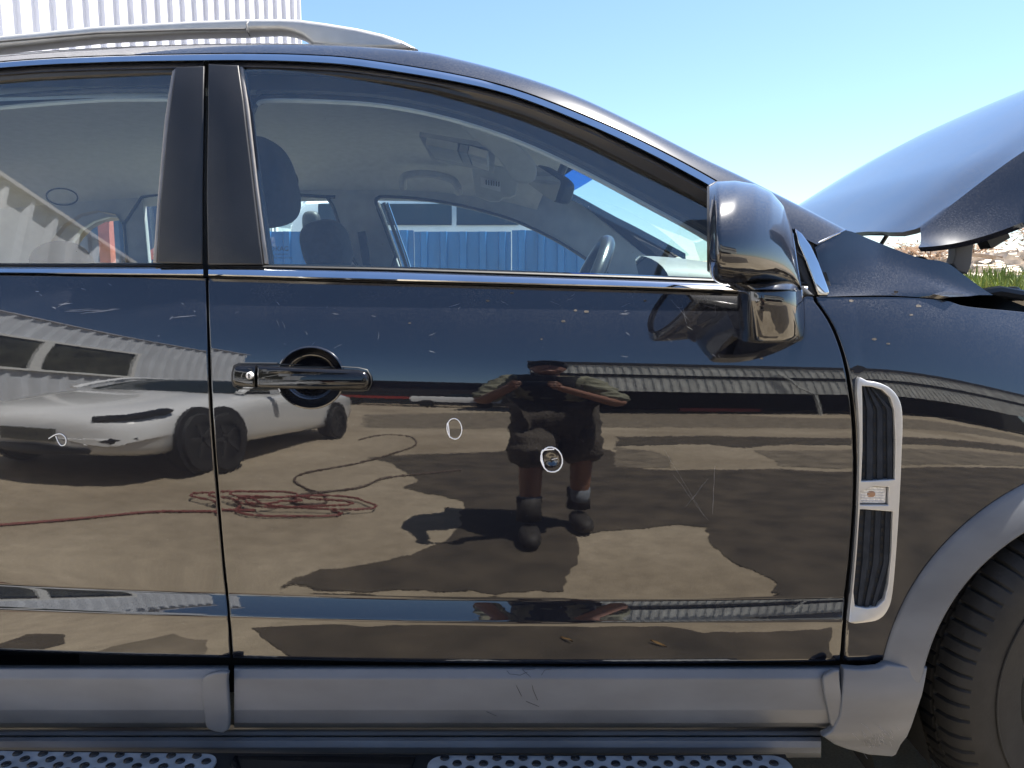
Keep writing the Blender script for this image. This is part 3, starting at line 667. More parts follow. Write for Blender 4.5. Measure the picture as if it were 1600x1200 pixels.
xf = zline(smooth_poly([(1276, 470), (1300, 505), (1318, 550), (1329, 600), (1336, 660), (1338, 730), (1336, 800), (1329, 900), (1322, 965), (1317, 1037)], 5, False))
topl = [(p.x, p.z) for p in (hit(a, b) for a, b in smooth_poly([(-700, 433), (-300, 429), (0, 430), (326, 434), (600, 442), (1000, 453), (1140, 458), (1290, 463), (1400, 463), (1474, 468), (1510, 478), (1600, 487), (1760, 505), (2100, 540)], 5, False))]
ztop = lambda x: lerpline(topl, x) - .002
xrear = lambda z: -1.42 + .02 * (z - .7)
fd = panel('front_door', xd, lambda z: xf(z) - gap, ztop, M['doorpaint'], car, 110)
rd = panel('rear_door', xrear, lambda z: xd(z) - gap, ztop, M['paint'], car, 70, off=lambda x, z: .025 * (x + .55))
# wing (front fender) with the wheel arch cut out of its lower edge
ARCO = .470
def zarch(x):
    d = x - ARC[0]
    if x < ARC[0] - ARCO * .97: return max(.4245, 0)
    return ARC[1] + math.sqrt(max(0, (ARCO - .012) ** 2 - d * d)) if abs(d) < ARCO - .012 else .42
wing = panel('front_wing', lambda z: xf(z) + gap * .3, lambda z: 2.02, ztop, M['paint'], car, 150, zbot=zarch, rows=[z for z in ZR if not .505 < z < .556][:1] + [.4245 + i * .011 for i in range(1, 44)])
def qarch(x):
    d = x + 1.53; return ARC[1] + math.sqrt(max(0, .47 ** 2 - d * d)) if abs(d) < .469 else .42
rq = panel('rear_quarter', lambda z: -2.42 + .12 * abs(z - .7), lambda z: xrear(z) - gap, ztop, M['paint'], car, 60, off=lambda x, z: .025 * (x + .55) + .25 * max(0, -x - 1.95) ** 2, zbot=qarch)
# far side and ends
farrows = [[mir((x, S(min(x, 1.2), z) + .25 * max(0, abs(x) - 1.8) ** 2, z)) for x in [-2.35 + i * .21 for i in range(22)]] for z in (.3, .42, .6, .8, .95, 1.05, 1.12)]
MB().loft(farrows).build('far_side_panel', M['paint'], car)
MB().loft([[(-2.40, 1.6 + .05 * k, .35), (-2.50, 1.6 + .05 * k, .6), (-2.47, 1.6 + .05 * k, 1.0), (-2.40, 1.6 + .05 * k, 1.12)] for k in range(30)]).build('tailgate', M['paint'], car)
MB().loft([[(2.02, 1.5 + .055 * k, .3), (2.10, 1.5 + .055 * k, .5), (2.06, 1.5 + .055 * k, .8), (1.98, 1.5 + .055 * k, .9)] for k in range(31)]).build('front_bumper', M['paint'], car)
# floor and bulkheads, plus added black backing that paints shade into the shut lines
ib = MB(); ib.box((-1.40, 1.60, .30), (-.9, 1.62, 1.08)); ib.box((-.9, 1.515, .30), (.70, 1.54, 1.08)); ib.box((-2.3, 1.52, .30), (2.0, 3.1, .34)); ib.box((.74, 1.64, .34), (.78, 3.0, 1.12)); ib.box((-2.3, 1.62, .80), (-1.55, 3.0, .84))
ib.build('inner_body_gap_shade', M['void'], car)

# --- grey door cladding, sills, running board
def band(pts, n, offs, x0, x1, name, m, parent, fn=S, caps=True):
    rows = [[hit(x0 + (x1 - x0) * i / (n - 1), y, o, fn) for i in range(n)] for y, o in offs]
    mb = MB(); mb.loft(rows)
    if caps:
        for j in (0, n - 1):
            mb.add([r[j] for r in rows], [tuple(range(len(rows)))])
    return mb.build(name, m, parent, 9)
CO = [(1039, .03), (1042.5, .0), (1044, -.008), (1046, -.0115), (1059, -.0200), (1060.5, -.0207), (1062, -.0212), (1109, -.0272), (1111, -.0270), (1129, -.0215), (1131, -.017), (1135, .004), (1137, .03)]
SV = lambda x, z: S(x, max(z, .4235))
fcl = band(None, 60, CO, 366, 1312, 'door_cladding', M['clad'], fd, SV)
rcl = band(None, 60, [(a, b - .006 if i else b) for i, (a, b) in enumerate(CO)], -620, 357, 'door_cladding', M['clad'], rd, SV)
# raised end blocks of the cladding strips
for (x0, x1, par, dx) in ((319, 357, rd, 1), (1284, 1308, fd, 1)):
    P0 = [(x0 + 12, 1049), (x1 + 1, 1046), (x1 + 2, 1060), (x1 + 6, 1131), (x0 + 13, 1131), (x0 + 6, 1110), (x0, 1062)]
    q = [hit(a, b, -.028) for a, b in smooth_poly(P0, 3)]
    me = flat([(p.x, p.z) for p in q], t=.012, bevel=.004, fn=lambda x, z, h: Vector((x, SV(x, z) - .0262 - h - (.006 if x < -.5 else 0), z)), name='cladding_end')
    obj('cladding_end', me, M['clad'], par)
band(None, 70, [(1133, .04), (1140, .012), (1143, .004), (1149, -.004), (1150.5, .006), (1152, -.012), (1158, -.022), (1168, -.026), (1177, -.018), (1182, 0), (1184, .03)], -620, 1283, 'sill_moulding', M['rocker'], car)
wc_px = [(1317, 1043), (1345, 1045), (1372, 1043), (1385, 1037), (1412, 1040), (1448, 1042), (1436, 1080), (1420, 1130), (1404, 1184), (1398, 1187), (1360, 1184), (1325, 1174), (1300, 1158), (1278, 1140), (1292, 1130), (1304, 1108), (1312, 1065)]
q = [hit(a, b, -.02) for a, b in wc_px]
def wcl(x, z, h): return Vector((x, S(x, max(z, .42)) - .014 - h - .012 * sstep(.425, .37, z) + .02 * sstep(.30, .24, z), z))
me = flat([(p.x, p.z) for p in q], t=.02, bevel=.004, fn=wcl, dense=.02, name='wing_cladding'); obj('wing_cladding', me, M['clad'], wing)
# arch moulding
rows = []
for r, o in ((ARCO + .006, .006), (ARCO + .004, -.004), (ARCO - .004, -.010), (.44, -.020), (.415, -.028), (.402, -.031), (.397, -.026), (.395, -.01), (.395, .05)):
    row = []
    for i in range(90):
        a = R(171.5 - i * 2.05); rr = r if r < .44 else r - .010 * max(0, math.cos(a + R(0)) * -1) * sstep(.41, .47, r)
        x = ARC[0] + rr * math.cos(a); z = ARC[1] + rr * math.sin(a)
        row.append(Vector((x, S(x, max(z, .40)) + o, z)))
    rows.append(row)
mb = MB().loft(rows); mb.add([r[0] for r in rows], [tuple(range(len(rows)))])
mb.build('arch_moulding', M['clad'], wing, 45)
lin = MB(); lin.loft([[(ARC[0] + .47 * math.cos(R(a)), y, ARC[1] + .47 * math.sin(R(a))) for a in range(-30, 215, 7)] for y in (1.44, 2.0)]); lin.loft([[(ARC[0] + r * math.cos(R(a)), 2.0, ARC[1] + r * math.sin(R(a))) for a in range(-30, 215, 7)] for r in (.02, .47)])
lin.build('wheel_well', M['well'], car)
fl_ = MB().loft([[(.775, y, .43), (.772, y, .36), (.80, y, .30), (.83, y, .20)] for y in (1.41, 1.7)]); fl_.build('mud_flap', M['well'], car)

# wheels
def wheel(name, c, steer):
    rot = Matrix.Rotation(R(steer), 3, 'Z'); W0 = .112; n = 476
    K_ = 1.04
    pr = [(.205, -.085), (.212, -.10), (.262, -.113), (.30, -.116), (.325, -.110), (.341, -.098), (.350, -.080), (.354, -.05), (.354, -.047), (.346, -.046), (.346, -.038), (.354, -.037), (.356, -.004), (.347, -.003), (.347, .005), (.356, .006), (.354, .045), (.350, .080), (.341, .098), (.30, .116), (.23, .10)]
    pr = [(r * K_, h) for r, h in pr]
    cut = set(); kk = 0
    while kk < n: cut.add(kk); kk += random.choice((6, 7, 7, 8))
    def rf(k, i, r):
        h = pr[i][1]; r /= K_
        if r > .335 and abs(h) > .047: return -.008 if k in cut else 0
        return -.006 if (r > .352 and (k + 3) in cut) else 0
    ty = MB().lathe(pr, c, rot, n, rf).build('front_wheel' if c[0] > 0 else 'rear_wheel', M['tyre'], car, 30)
    rm = MB().lathe([(.0, -.055), (.03, -.075), (.05, -.06), (.055, -.05)], c, rot, 40); rm.lathe([(.213, -.082), (.207, -.097), (.20, -.092), (.19, -.05), (.185, .06)], c, rot, 60)
    for k in range(5):
        a = k * math.tau / 5 + .3; d = Vector((math.cos(a), 0, math.sin(a)))
        rr = rot @ Matrix.Rotation(-a, 3, 'Y'); rm.obox(Vector(c) + rot @ (d * .125 + Vector((0, -.065, 0))), (.09, .014, .026), rr)
    rm.build('rim', M['rim'], ty)
    MB().lathe([(0, -.015), (.14, -.015), (.14, 0)], c, rot, 32).build('brake_disc', M['chrome'], ty)
    # raised ring on the side wall
    MB().tube([Vector(c) + rot @ Vector((.285 * math.cos(a), -.1155, .285 * math.sin(a))) for a in [i * math.tau / 96 for i in range(96)]], .0022, 6, closed=True).build('sidewall_ring', M['tyre'], ty)
wheel('front_wheel', (1.20, 1.545, .358), 8)
wheel('rear_wheel', (-1.53, 1.56, .352), 0)
for x in (1.185, -1.53): MB().tube([(x, 1.6, .35), (x, 3.0, .35)], .04).build('axle', M['void'], car)
for x in (1.185, -1.53): MB().lathe([(.2, -.1), (.33, -.11), (.352, -.07), (.352, .07), (.33, .11), (.2, .1)], (x, 3.1, .352), Matrix.Identity(3), 40).build('far_wheel', M['tyre'], car)

# running board with perforated pads and studs
ZB = .268
rbp = [(1.205, ZB - .07), (1.192, ZB - .03), (1.206, ZB), (1.352, ZB), (1.356, ZB - .07)]
XR0, XR1 = -1.35, .515
cvx = lambda x: .2 * (x - XC) ** 2 / (2 * RC) - .004
rbm = MB().loft([[(XR0 + (XR1 - XR0) * i / 30, y + cvx(XR0 + (XR1 - XR0) * i / 30), z) for y, z in rbp] for i in range(31)], True, True).build('running_board', M['stud'], car)
def pad(x0, x1):
    r = .03; o = []
    for cx_, cy_, a0 in ((x1 - r, 1.341 - r, 0), (x0 + r, 1.341 - r, 90), (x0 + r, 1.215 + r, 180), (x1 - r, 1.215 + r, 270)):
        for k in range(7): a = R(a0 + 15 * k); o.append((cx_ + r * math.cos(a), cy_ + r * math.sin(a)))
    me = flat(o, t=.005, bevel=.0018, dense=.03, fn=lambda x, y, h: Vector((x, y + cvx(x), ZB + .0035 + h)), name='step_pad'); return obj('step_pad', me, M['pad'], rbm)
stud_me = MB().lathe([(0, .0018), (.0058, .0018), (.0062, .001), (.0066, .0022), (.0082, .0022), (.0088, 0)], (0, 0, 0), Matrix.Rotation(R(90), 3, 'X'), 14).mesh('stud')
for x0, x1 in ((-1.2, -.545), (-.155, .512)):
    pd = pad(x0, x1)
    ny = 0; y = 1.332; dxs = .0485
    while y > 1.228:
        k = 0
        while x0 + .03 + k * dxs + (ny % 2) * dxs / 2 < x1 - .018:
            x = x0 + .03 + k * dxs + (ny % 2) * dxs / 2
            s_ = bpy.data.objects.new('stud', stud_me); COL.objects.link(s_); s_.location = (x, y + cvx(x), ZB + .006); s_.parent = pd; k += 1
        y -= .0165; ny += 1
stud_me.materials.append(M['stud'])
for p_ in stud_me.polygons: p_.use_smooth = True
pdm = flat(smooth_poly([(-.52, 1.338), (-.18, 1.338), (-.19, 1.22), (-.51, 1.22)], 1), t=.004, bevel=.0015, fn=lambda x, y, h: Vector((x, y + cvx(x), ZB + .003 + h)), name='step_badge_panel')
obj('step_badge_panel', pdm, M['gloss'], rbm)

# --- chrome belt mouldings
def beltstrip(x0, x1, parent, tops, bots, name='belt_moulding'):
    n = max(12, int(abs(x1 - x0) / 18)); xs = [x0 + (x1 - x0) * i / (n - 1) for i in range(n)]
    rows = []
    for f, o in ((-.5, .012), (-.12, .004), (0, -.003), (.12, -.0065), (.5, -.0085), (.86, -.0075), (1, -.004), (1.05, .010)):
        rows.append([hit(x, lerpline(tops, x) + (lerpline(bots, x) - lerpline(tops, x)) * f, o + .012 * (.5 - f), lambda a, z: S(a, min(z, belt(a))) + .003) for x in xs])
    mb = MB().loft(rows)
    for j in (0, n - 1): mb.add([r[j] for r in rows], [tuple(range(len(rows)))])
    return mb.build(name, M['chrome'], parent, 40)
BT = [(-700, 416), (0, 416), (318, 417), (600, 423), (1000, 436), (1130, 441), (1290, 446)]
BB = [(-700, 427), (0, 427), (318, 430), (600, 438), (1000, 449), (1130, 454), (1290, 460)]
beltstrip(-600, 317.5, rd, BT, BB); beltstrip(325.5, 1262, fd, BT, BB)
# black rubber wiper strip above the chrome and black gasket below it
def gstrip(x0, x1, dy, wdt, base, off, parent, name):
    n = 50; rows = []
    for f, o in ((0, .014), (.1, 0), (.5, -.003), (.9, 0), (1, .014)):
        rows.append([hit(x0 + (x1 - x0) * i / (n - 1), lerpline(base, x0 + (x1 - x0) * i / (n - 1)) + dy + wdt * f, off + o, lambda a, z: S(a, min(z, belt(a)))) for i in range(n)])
    MB().loft(rows).build(name, M['rubber'], parent, 40)
for x0, x1, pr_ in ((-600, 317, rd), (326, 1262, fd)):
    gstrip(x0, x1, -5, 5.5, BT, .008, pr_, 'glass_wiper_seal'); gstrip(x0, x1, 0, 4.5, BB, .004, pr_, 'belt_gasket')

# --- upper door frames, pillars, glass.  G is the plane-ish side of the glasshouse
def gp(px, off=0): return [hit(a, b, off, G) for a, b in px]
TOPF = [(-700, 190), (-300, 138), (0, 108), (160, 100), (320, 97), (400, 97), (480, 100), (560, 106), (700, 128), (800, 152), (900, 190), (1000, 237), (1108, 295), (1200, 352), (1262, 400)]
GLT = [(386, 115), (420, 114), (480, 116), (560, 124), (640, 136), (700, 148), (800, 176), (900, 216), (1000, 266), (1106, 322), (1200, 380), (1255, 415)]   # upper edge of the front glass
def gslab(px, off, t, name, m, parent, bevel=.0015, holes=(), dense=.04):
    q = gp(px, off); hs = [[(p.x, p.z) for p in gp(h, off)] for h in holes]
    me = flat([(p.x, p.z) for p in q], hs, t=t, bevel=bevel, dense=dense, fn=lambda x, z, h: Vector((x, G(x, z) + off - h, z)), name=name)
    return obj(name, me, m, parent, 40)
def rib(rowsdef, name, m, parent, n=70, fn=G, sharp=40):
    return MB().loft([hline(p, o, fn, n) for p, o in rowsdef]).build(name, m, parent, sharp)
sh_y = lambda pts, d: [(a, b + d) for a, b in pts]
# front door frame (black rubber-lined band under the chrome)
FT = [p for p in TOPF if p[0] >= 320]; FT = [(326, 97)] + FT[1:]
FB = [(378, 112)] + GLT
MB().loft([hline(sh_y(FT, 0), .012, G, 70), hline(sh_y(FT, 1.5), .002, G, 70), hline([(a, b + 8) for a, b in FT], -.001, G, 70), hline([(p[0], p[1] - 9) for p in GLT], .004, G, 70), hline([(p[0], p[1] - 3) for p in GLT], .006, G, 70), hline([(p[0], p[1]) for p in GLT], .010, G, 70), hline([(p[0], p[1] + 3) for p in GLT], .025, G, 70)]).build('window_frame', M['frame'], fd, 40)
RT = [p for p in TOPF if p[0] < 320] + [(318, 97)]
RGL = [(-700, 216), (-300, 160), (0, 129), (100, 122), (200, 118), (270, 116)]
MB().loft([hline(RT, .012, G, 50), hline(sh_y(RT, 1.5), .002, G, 50), hline(sh_y(RT, 9), -.001, G, 50), hline(sh_y(RGL, -9), .004, G, 50), hline(sh_y(RGL, -3), .006, G, 50), hline(RGL, .010, G, 50), hline(sh_y(RGL, 3), .025, G, 50)]).build('window_frame', M['frame'], rd, 40)
# B pillar covers
gslab([(327, 101), (374, 103), (382, 160), (396, 280), (412, 414), (326, 414), (324, 300), (326, 180)], -.002, .012, 'pillar_cover', M['pillar'], fd, .003)
gslab([(277, 106), (321, 104), (320, 180), (318, 300), (318, 413), (247, 411), (252, 320), (262, 210)], -.002, .012, 'pillar_cover', M['pillar'], rd, .003)
# bright glass-run channels at the pillar edges
gslab([(374, 104), (381, 106), (390, 170), (404, 290), (421, 413), (413, 413), (397, 290), (384, 180)], .003, .010, 'glass_channel', M['seal'], fd, .003)
gslab([(381, 112), (386, 113), (396, 180), (410, 290), (428, 413), (421, 413), (404, 290), (390, 170)], .009, .010, 'channel_lip', M['inner'], fd, .002)
gslab([(277, 106), (270, 112), (258, 190), (248, 300), (240, 411), (247, 411), (253, 320), (264, 205)], .003, .010, 'glass_channel', M['seal'], rd, .003)
# glass panes (flat tempered sheets with a little thickness)
def pane(px, name, parent, off=.010, m=None):
    q = gp(px, off); o = Vector((0, 0, 0))
    a, b, c = q[0], q[len(q) // 3], q[2 * len(q) // 3]
    x0, z0 = 0, 1.15
    y0 = G(-.2 if px[0][0] > 300 else -1.0, 1.15) + off; tl = .245 if px[0][0] > 300 else .200; yb = 0 if px[0][0] > 300 else .018
    me = flat([(p.x, p.z) for p in q], t=.0001, fn=lambda x, z, h: Vector((x, y0 + yb + tl * (z - 1.15) + (-.078 * (x + 1.0) if yb else 0), z)), name=name)
    bm = bmesh.new(); bm.from_mesh(me); bmesh.ops.remove_doubles(bm, verts=bm.verts, dist=.0004)
    seen = set(); kill = []
    for f in bm.faces:
        k = frozenset(v.index for v in f.verts)
        if k in seen: kill.append(f)
        seen.add(k)
    bmesh.ops.delete(bm, geom=kill, context='FACES_ONLY'); bm.to_mesh(me); bm.free()
    return obj(name, me, m or M['glass'], parent, 0)
fglass = pane([(380, 108), (390, 180), (404, 290), (424, 424), (700, 436), (1000, 446), (1262, 455), (1262, 418)] + [(a, b - 4) for a, b in GLT[::-1]], 'window_glass', fd)
rglass = pane([(-600, 426), (0, 424), (244, 424), (252, 300), (264, 190), (276, 110)] + [(a, b - 4) for a, b in RGL[::-1]], 'window_glass', rd)
# inner shell of the near side: dark blue-grey trim seen through the upper part of the glass
INF = [(398, 430), (396, 178), (402, 165), (418, 159), (500, 160), (600, 167), (700, 187), (800, 219), (900, 264), (1000, 317), (1110, 378), (1190, 440)]
INR = [(262, 430), (266, 157), (160, 158), (0, 170), (-300, 200), (-560, 260), (-560, 430)]
outer = [(-700, 470), (-700, 180), (-300, 120), (0, 94), (160, 86), (400, 84), (560, 92), (700, 114), (800, 139), (900, 177), (1000, 224), (1110, 283), (1280, 380), (1330, 470)]
gslab(outer, .075, .02, 'inner_trim', M['inner'], car, .004, holes=[INF, INR])
for pts, nm in ((INF[2:], 'f'), (INR[1:6], 'r')):
    MB().tube([hit(a, b - 17, .060, G) for a, b in smooth_poly(pts, 5, False)], .006, 6).build('door_seal', M['inner'], car)
    MB().tube([hit(a, b - 1, .066, G) for a, b in smooth_poly(pts, 5, False)], .005, 6).build('trim_edge', M['trim'], car)

# --- roof side, chrome roof-line strip, A pillar, roof
CH_T = [(-700, 178), (-300, 127), (0, 97), (160, 88), (320, 84.5), (400, 84), (480, 86), (560, 92), (700, 114), (800, 138), (900, 175), (1000, 219), (1108, 276), (1180, 322), (1240, 364)]
CH_B = [(-700, 188), (-300, 136), (0, 107), (160, 98.5), (320, 95.5), (400, 95.5), (480, 98), (560, 104.5), (700, 126.5), (800, 150), (900, 188), (1000, 233.5), (1108, 291), (1180, 337), (1240, 376)]
def mid(f): return [(a[0], a[1] + (b[1] - a[1]) * f) for a, b in zip(CH_T, CH_B)]
MB().loft([hline(mid(-.1), .016, G, 90), hline(mid(0), .004, G, 90), hline(mid(.1), -.003, G, 90), hline(mid(.5), -.0045, G, 90), hline(mid(.85), -.0055, G, 90), hline(mid(.97), -.003, G, 90), hline(mid(1.08), .012, G, 90)]).build('roofline_moulding', M['chrome'], car, 40)
SIL = [(-700, 168), (-300, 116), (0, 86), (160, 75), (320, 69), (400, 68), (480, 69), (560, 72.5), (650, 80), (700, 89), (800, 115), (900, 150), (1000, 197), (1100, 248), (1165, 279), (1250, 322), (1322, 359)]
# lower edge of the roof side follows the chrome, then the triangle and the wing joint
LOW = [(a, b - 1.5) for a, b in CH_T if a < 1230] + [(1238, 357), (1262, 376), (1276, 382)]
nL = 110
up_ = hline(SIL, .055, G, nL); lo_ = hline(LOW, .004, G, nL)
def arc_rows():
    rows = [[p + Vector((0, .03, 0)) for p in lo_], lo_]
    for f, o in ((.15, .003), (.4, .007), (.7, .010), (.88, .008)):
        rows.append([a.lerp(b, f) - Vector((0, o, 0)) for a, b in zip(lo_, up_)])
    rows.append(up_)
    for dy, dz in ((.012, .004), (.03, .008), (.055, .010), (.08, .006), (.085, -.02)): rows.append([p + Vector((0, dy, dz)) for p in up_])
    return rows
MB().loft(arc_rows()).build('roof_side', M['paint'], car, 50)
zr = lambda x: 1.665 - .20 * max(0, x + .5) ** 2 * (1 + .6 * max(0, x + .1)) - .035 * min(0, x + .5) ** 2
rows = []
for i in range(26):
    x = -2.25 + i * (2.33 / 25); row = []
    for j in range(17):
        v = -1 + j / 8; row.append((x + .16 * (1 - v * v) * sstep(-.2, .08, x) , 2.325 + v * .60, zr(x) - .045 * v * v - .02 * v ** 6 + .018))
    rows.append(row)
MB().loft(rows).build('roof', M['paint'], car)
MB().loft([[mir(p) for p in r] for r in arc_rows()]).build('far_roof_side', M['paint'], car, 50)
# silver roof rail
rail = [(-420, 96), (-200, 71), (0, 50), (150, 38.5), (300, 33), (385, 31), (440, 31.5), (471, 33), (510, 38.5), (560, 47), (600, 56.5), (630, 67), (654, 80), (620, 82), (560, 82), (490, 74), (486, 68), (474, 60), (458, 54), (440, 51), (400, 51.5), (385, 53), (300, 53.5), (150, 58.5), (0, 71), (-200, 93), (-420, 120)]
q = [onY(a, b, 1.745) for a, b in rail]
me = flat([(p.x, p.z) for p in q], t=.05, bevel=.010, fn=lambda x, z, h: Vector((x, 1.745 + (x - XC) ** 2 / 40 - h, z)), name='roof_rail')
rr_ = obj('roof_rail', me, M['silver'], car, 40)
a_, b_ = onY(385, 31, 1.71), onY(388, 54, 1.71)
MB().tube([a_ + Vector((0, .012, .0)), a_ + Vector((0, .0, -.008)), b_ + Vector((0, .0, .004)), b_ + Vector((0, .01, 0))], .0012, 4).build('rail_joint', M['rubber'], rr_)
MB().tube([onY(a, b, 1.7205) for a, b in ((-200, 87), (0, 65), (150, 52), (300, 46.5), (385, 45.5))], .003, 5).build('rail_groove', M['dash'], rr_)
obj('far_roof_rail', flat([(p.x, p.z) for p in q], t=.05, bevel=.010, fn=lambda x, z, h: Vector((x, 2.905 - (x - XC) ** 2 / 40 - h, z)), name='far_roof_rail'), M['silver'], car, 40)
# chrome corner triangle at the foot of the A pillar
tri = [(1241, 357), (1252, 365), (1266, 384), (1278, 409), (1288, 436), (1295, 456), (1292, 461), (1277, 461), (1270, 440), (1258, 408), (1246, 380)]
gslab(tri, .000, .010, 'corner_moulding', M['chrome'], fd, .003, dense=0)
gslab([(1236, 362), (1243, 366), (1256, 408), (1268, 442), (1276, 462), (1262, 462), (1250, 430), (1238, 400)], .008, .010, 'corner_gasket', M['rubber'], fd, .003, dense=0)
gslab([(1238, 352), (1256, 359), (1270, 378), (1284, 408), (1296, 444), (1302, 463), (1294, 466), (1240, 470)], .016, .012, 'corner_backing', M['void'], car, .002, dense=0)

# --- wing top (rises to the foot of the windscreen)
lo = hline([(1280, 464), (1340, 462), (1400, 462), (1474, 467.5)], .0, lambda x, z: S(x, ztop(x)) - .001, 40)
mi = [hit(a, b, 0, lambda x, z: 1.50) for a, b in smooth_poly([(1286, 440), (1340, 446), (1400, 450), (1484, 464)], 6, False)]
mi2 = [hit(a, b, 0, lambda x, z: min(1.532, 1.500 + max(0, x - .60) * .25)) for a, b in smooth_poly([(1276, 396), (1340, 404), (1410, 425), (1512, 463)], 6, False)]
wj = lambda d: (lambda x, z: min(1.548, 1.512 + max(0, x - .60) * .28) + d)
mi3 = [hit(a, b, 0, wj(-.006)) for a, b in smooth_poly([(1274, 389), (1305, 381), (1350, 387), (1405, 408), (1470, 430), (1530, 461)], 6, False)]
hi = [hit(a, b, 0, wj(0)) for a, b in smooth_poly([(1271, 382), (1296, 371), (1322, 360), (1360, 374), (1400, 390), (1441, 404), (1466, 407), (1484, 413), (1504, 428), (1537, 452), (1552, 461)], 6, False)]
bk = [p + Vector((.0, .04, -.004)) for p in hi]; bk2 = [p + Vector((.02, .08, -.05)) for p in hi]
MB().loft([res(l, 44) for l in (lo, mi, mi2, mi3, hi, bk, bk2)]).build('wing_top', M['paint'], wing, 60)
lo2 = [onY(a, b, 1.56) for a, b in ((1440, 400), (1480, 420), (1540, 455), (1600, 478), (1700, 500))]
MB().loft([lo2, [p + Vector((0, .3, .0)) for p in lo2], [p + Vector((0, .3, -.4)) for p in lo2]]).build('inner_wing', M['engine'], car)
MB().loft([[(x, y, 1.02) for y in (1.5, 2.3, 3.1)] for x in (.8, 2.0)]).build('engine_bay_floor', M['void'], car)
eng = MB().tube([onY(1535, 459, 1.68), onY(1560, 455, 1.68), onY(1600, 462, 1.68)], .012, 8); eng.sell(onY(1582, 459, 1.70), (.016, .016, .016), 2.5); eng.box(tuple(onY(1540, 470, 1.72)), tuple(onY(1640, 456, 1.9)))
eng.build('engine_cover', M['engine'], car)
# bright wing joint line
MB().tube([hit(1276, 381, .006, lambda x, z: 1.503), hit(1300, 369, -.002, lambda x, z: 1.518), hit(1322, 359, -.002, lambda x, z: 1.53)], .0016, 6).build('wing_joint', M['chrome'], wing)

# --- open bonnet
bx0 = .845; bz0 = 1.232; ang = R(32.3); dB = Vector((math.cos(ang), 0, math.sin(ang))); nB = Vector((-math.sin(ang), 0, math.cos(ang)))
prof_w = [(0, 0), (.02, .3), (.04, .62), (.058, .9), (.068, 1.0), (.08, 1.06), (.11, 1.4), (.16, 2.0), (.20, 2.4), (.28, 2.7), (.40, 2.9), (.55, 3.05), (.76, 3.1)]
prof_w += [(1.52 - a, b) for a, b in prof_w[-2::-1]]
hE = [(-.03, .009), (.02, -.014), (.066, -.036), (.19, -.069), (.4, -.085), (1.1, -.10)]
rows = []
for i in range(37):
    f = (i / 36) ** 1.25; row = []
    for w_, hc in prof_w:
        ww = min(w_, 1.52 - w_); u0 = lerpline([(0, -.024), (.068, .031), (.10, .014), (.16, .012), (.3, .022), (.76, .035)], ww)
        u = u0 + (1.02 - .10 * (1 - (ww / .76)) ** 2 - u0) * f
        he = .006 - .10 * (1 - math.exp(-(u + .03) / .16)); hcr = .019 + .020 * sstep(0, .3, u) + .012 * u
        hh = he + (hcr - he) * hc if hc <= 1 else hcr + (hc - 1) * .0075 * (1 - .25 * sstep(0, .5, u))
        hh -= .05 * f ** 5
        row.append(Vector((bx0, 1.585 + w_, bz0)) + dB * u + nB * hh)
    rows.append(row)
bon = MB().loft(rows); und = [[p - nB * .011 for p in r] for r in rows]; bon.loft(und)
edge = lambda g_: [g_[0][j] for j in range(len(g_[0]))] + [r[-1] for r in g_[1:]] + g_[-1][-2::-1] + [r[0] for r in g_[-2:0:-1]]
e1, e2 = edge(rows), edge(und); bon.loft([e1 + [e1[0]], e2 + [e2[0]]])
bonn = bon.build('bonnet', M['paint'], car, 32)
hg = [onY(a, b, 1.64) for a, b in ((1486, 372), (1487, 398), (1483, 412), (1490, 424), (1506, 428), (1512, 412), (1514, 392), (1517, 371))]
obj('bonnet_hinge', flat([(p.x, p.z) for p in hg], t=.03, bevel=.003, fn=lambda x, z, h: Vector((x, 1.64 - h, z)), name='bonnet_hinge'), M['fadedgrey'], bonn)
MB().obox(onY(1551, 373, 1.66), (.022, .02, .012), Matrix.Rotation(R(-30), 3, 'Y')).build('bonnet_buffer', M['engine'], bonn)
MB().tube([(1.30, 3.0, 1.1), (1.62, 2.92, 1.70)], .008).build('bonnet_stay', M['engine'], bonn)
# cowl under the windscreen
MB().loft([[(.70, y, 1.20), (.80, y, 1.19), (.86, y, 1.15), (.86, y, 1.05)] for y in (1.58, 1.8, 2.3, 2.8, 3.07)]).build('cowl', M['rubber'], car)

# --- air vent with side lamp on the wing
VO = [(1336, 594), (1352, 594.5), (1372, 598), (1390, 608), (1402, 626), (1406, 652), (1405, 700), (1402, 770), (1397, 850), (1391, 920), (1384, 948), (1370, 964), (1350, 969), (1326, 970), (1324, 958), (1330, 900), (1336, 820), (1339, 740), (1339, 670)]
H1 = [(1343, 602), (1358, 603), (1374, 608), (1387, 620), (1393, 640), (1395, 690), (1394, 747), (1342, 750), (1344, 700), (1344, 650)]
H2 = [(1341, 757), (1385, 759), (1384, 787), (1340, 787)]
H3 = [(1340, 793), (1391, 797), (1389, 860), (1384, 910), (1378, 934), (1366, 945), (1350, 947), (1332, 944), (1330, 922), (1335, 860)]
def S2(px, o=0): return [(p.x, p.z) for p in (hit(a, b, o) for a, b in px)]
vy = lambda x, z, h: Vector((x, S(x, z) - .004 - h, z))
vf = obj('vent_frame', flat(S2(smooth_poly(VO, 3)), [S2(H1), S2(H2), S2(H3)], t=.014, bevel=.0018, fn=vy, dense=.02, name='vent_frame'), M['vent_silver'], wing, 40)
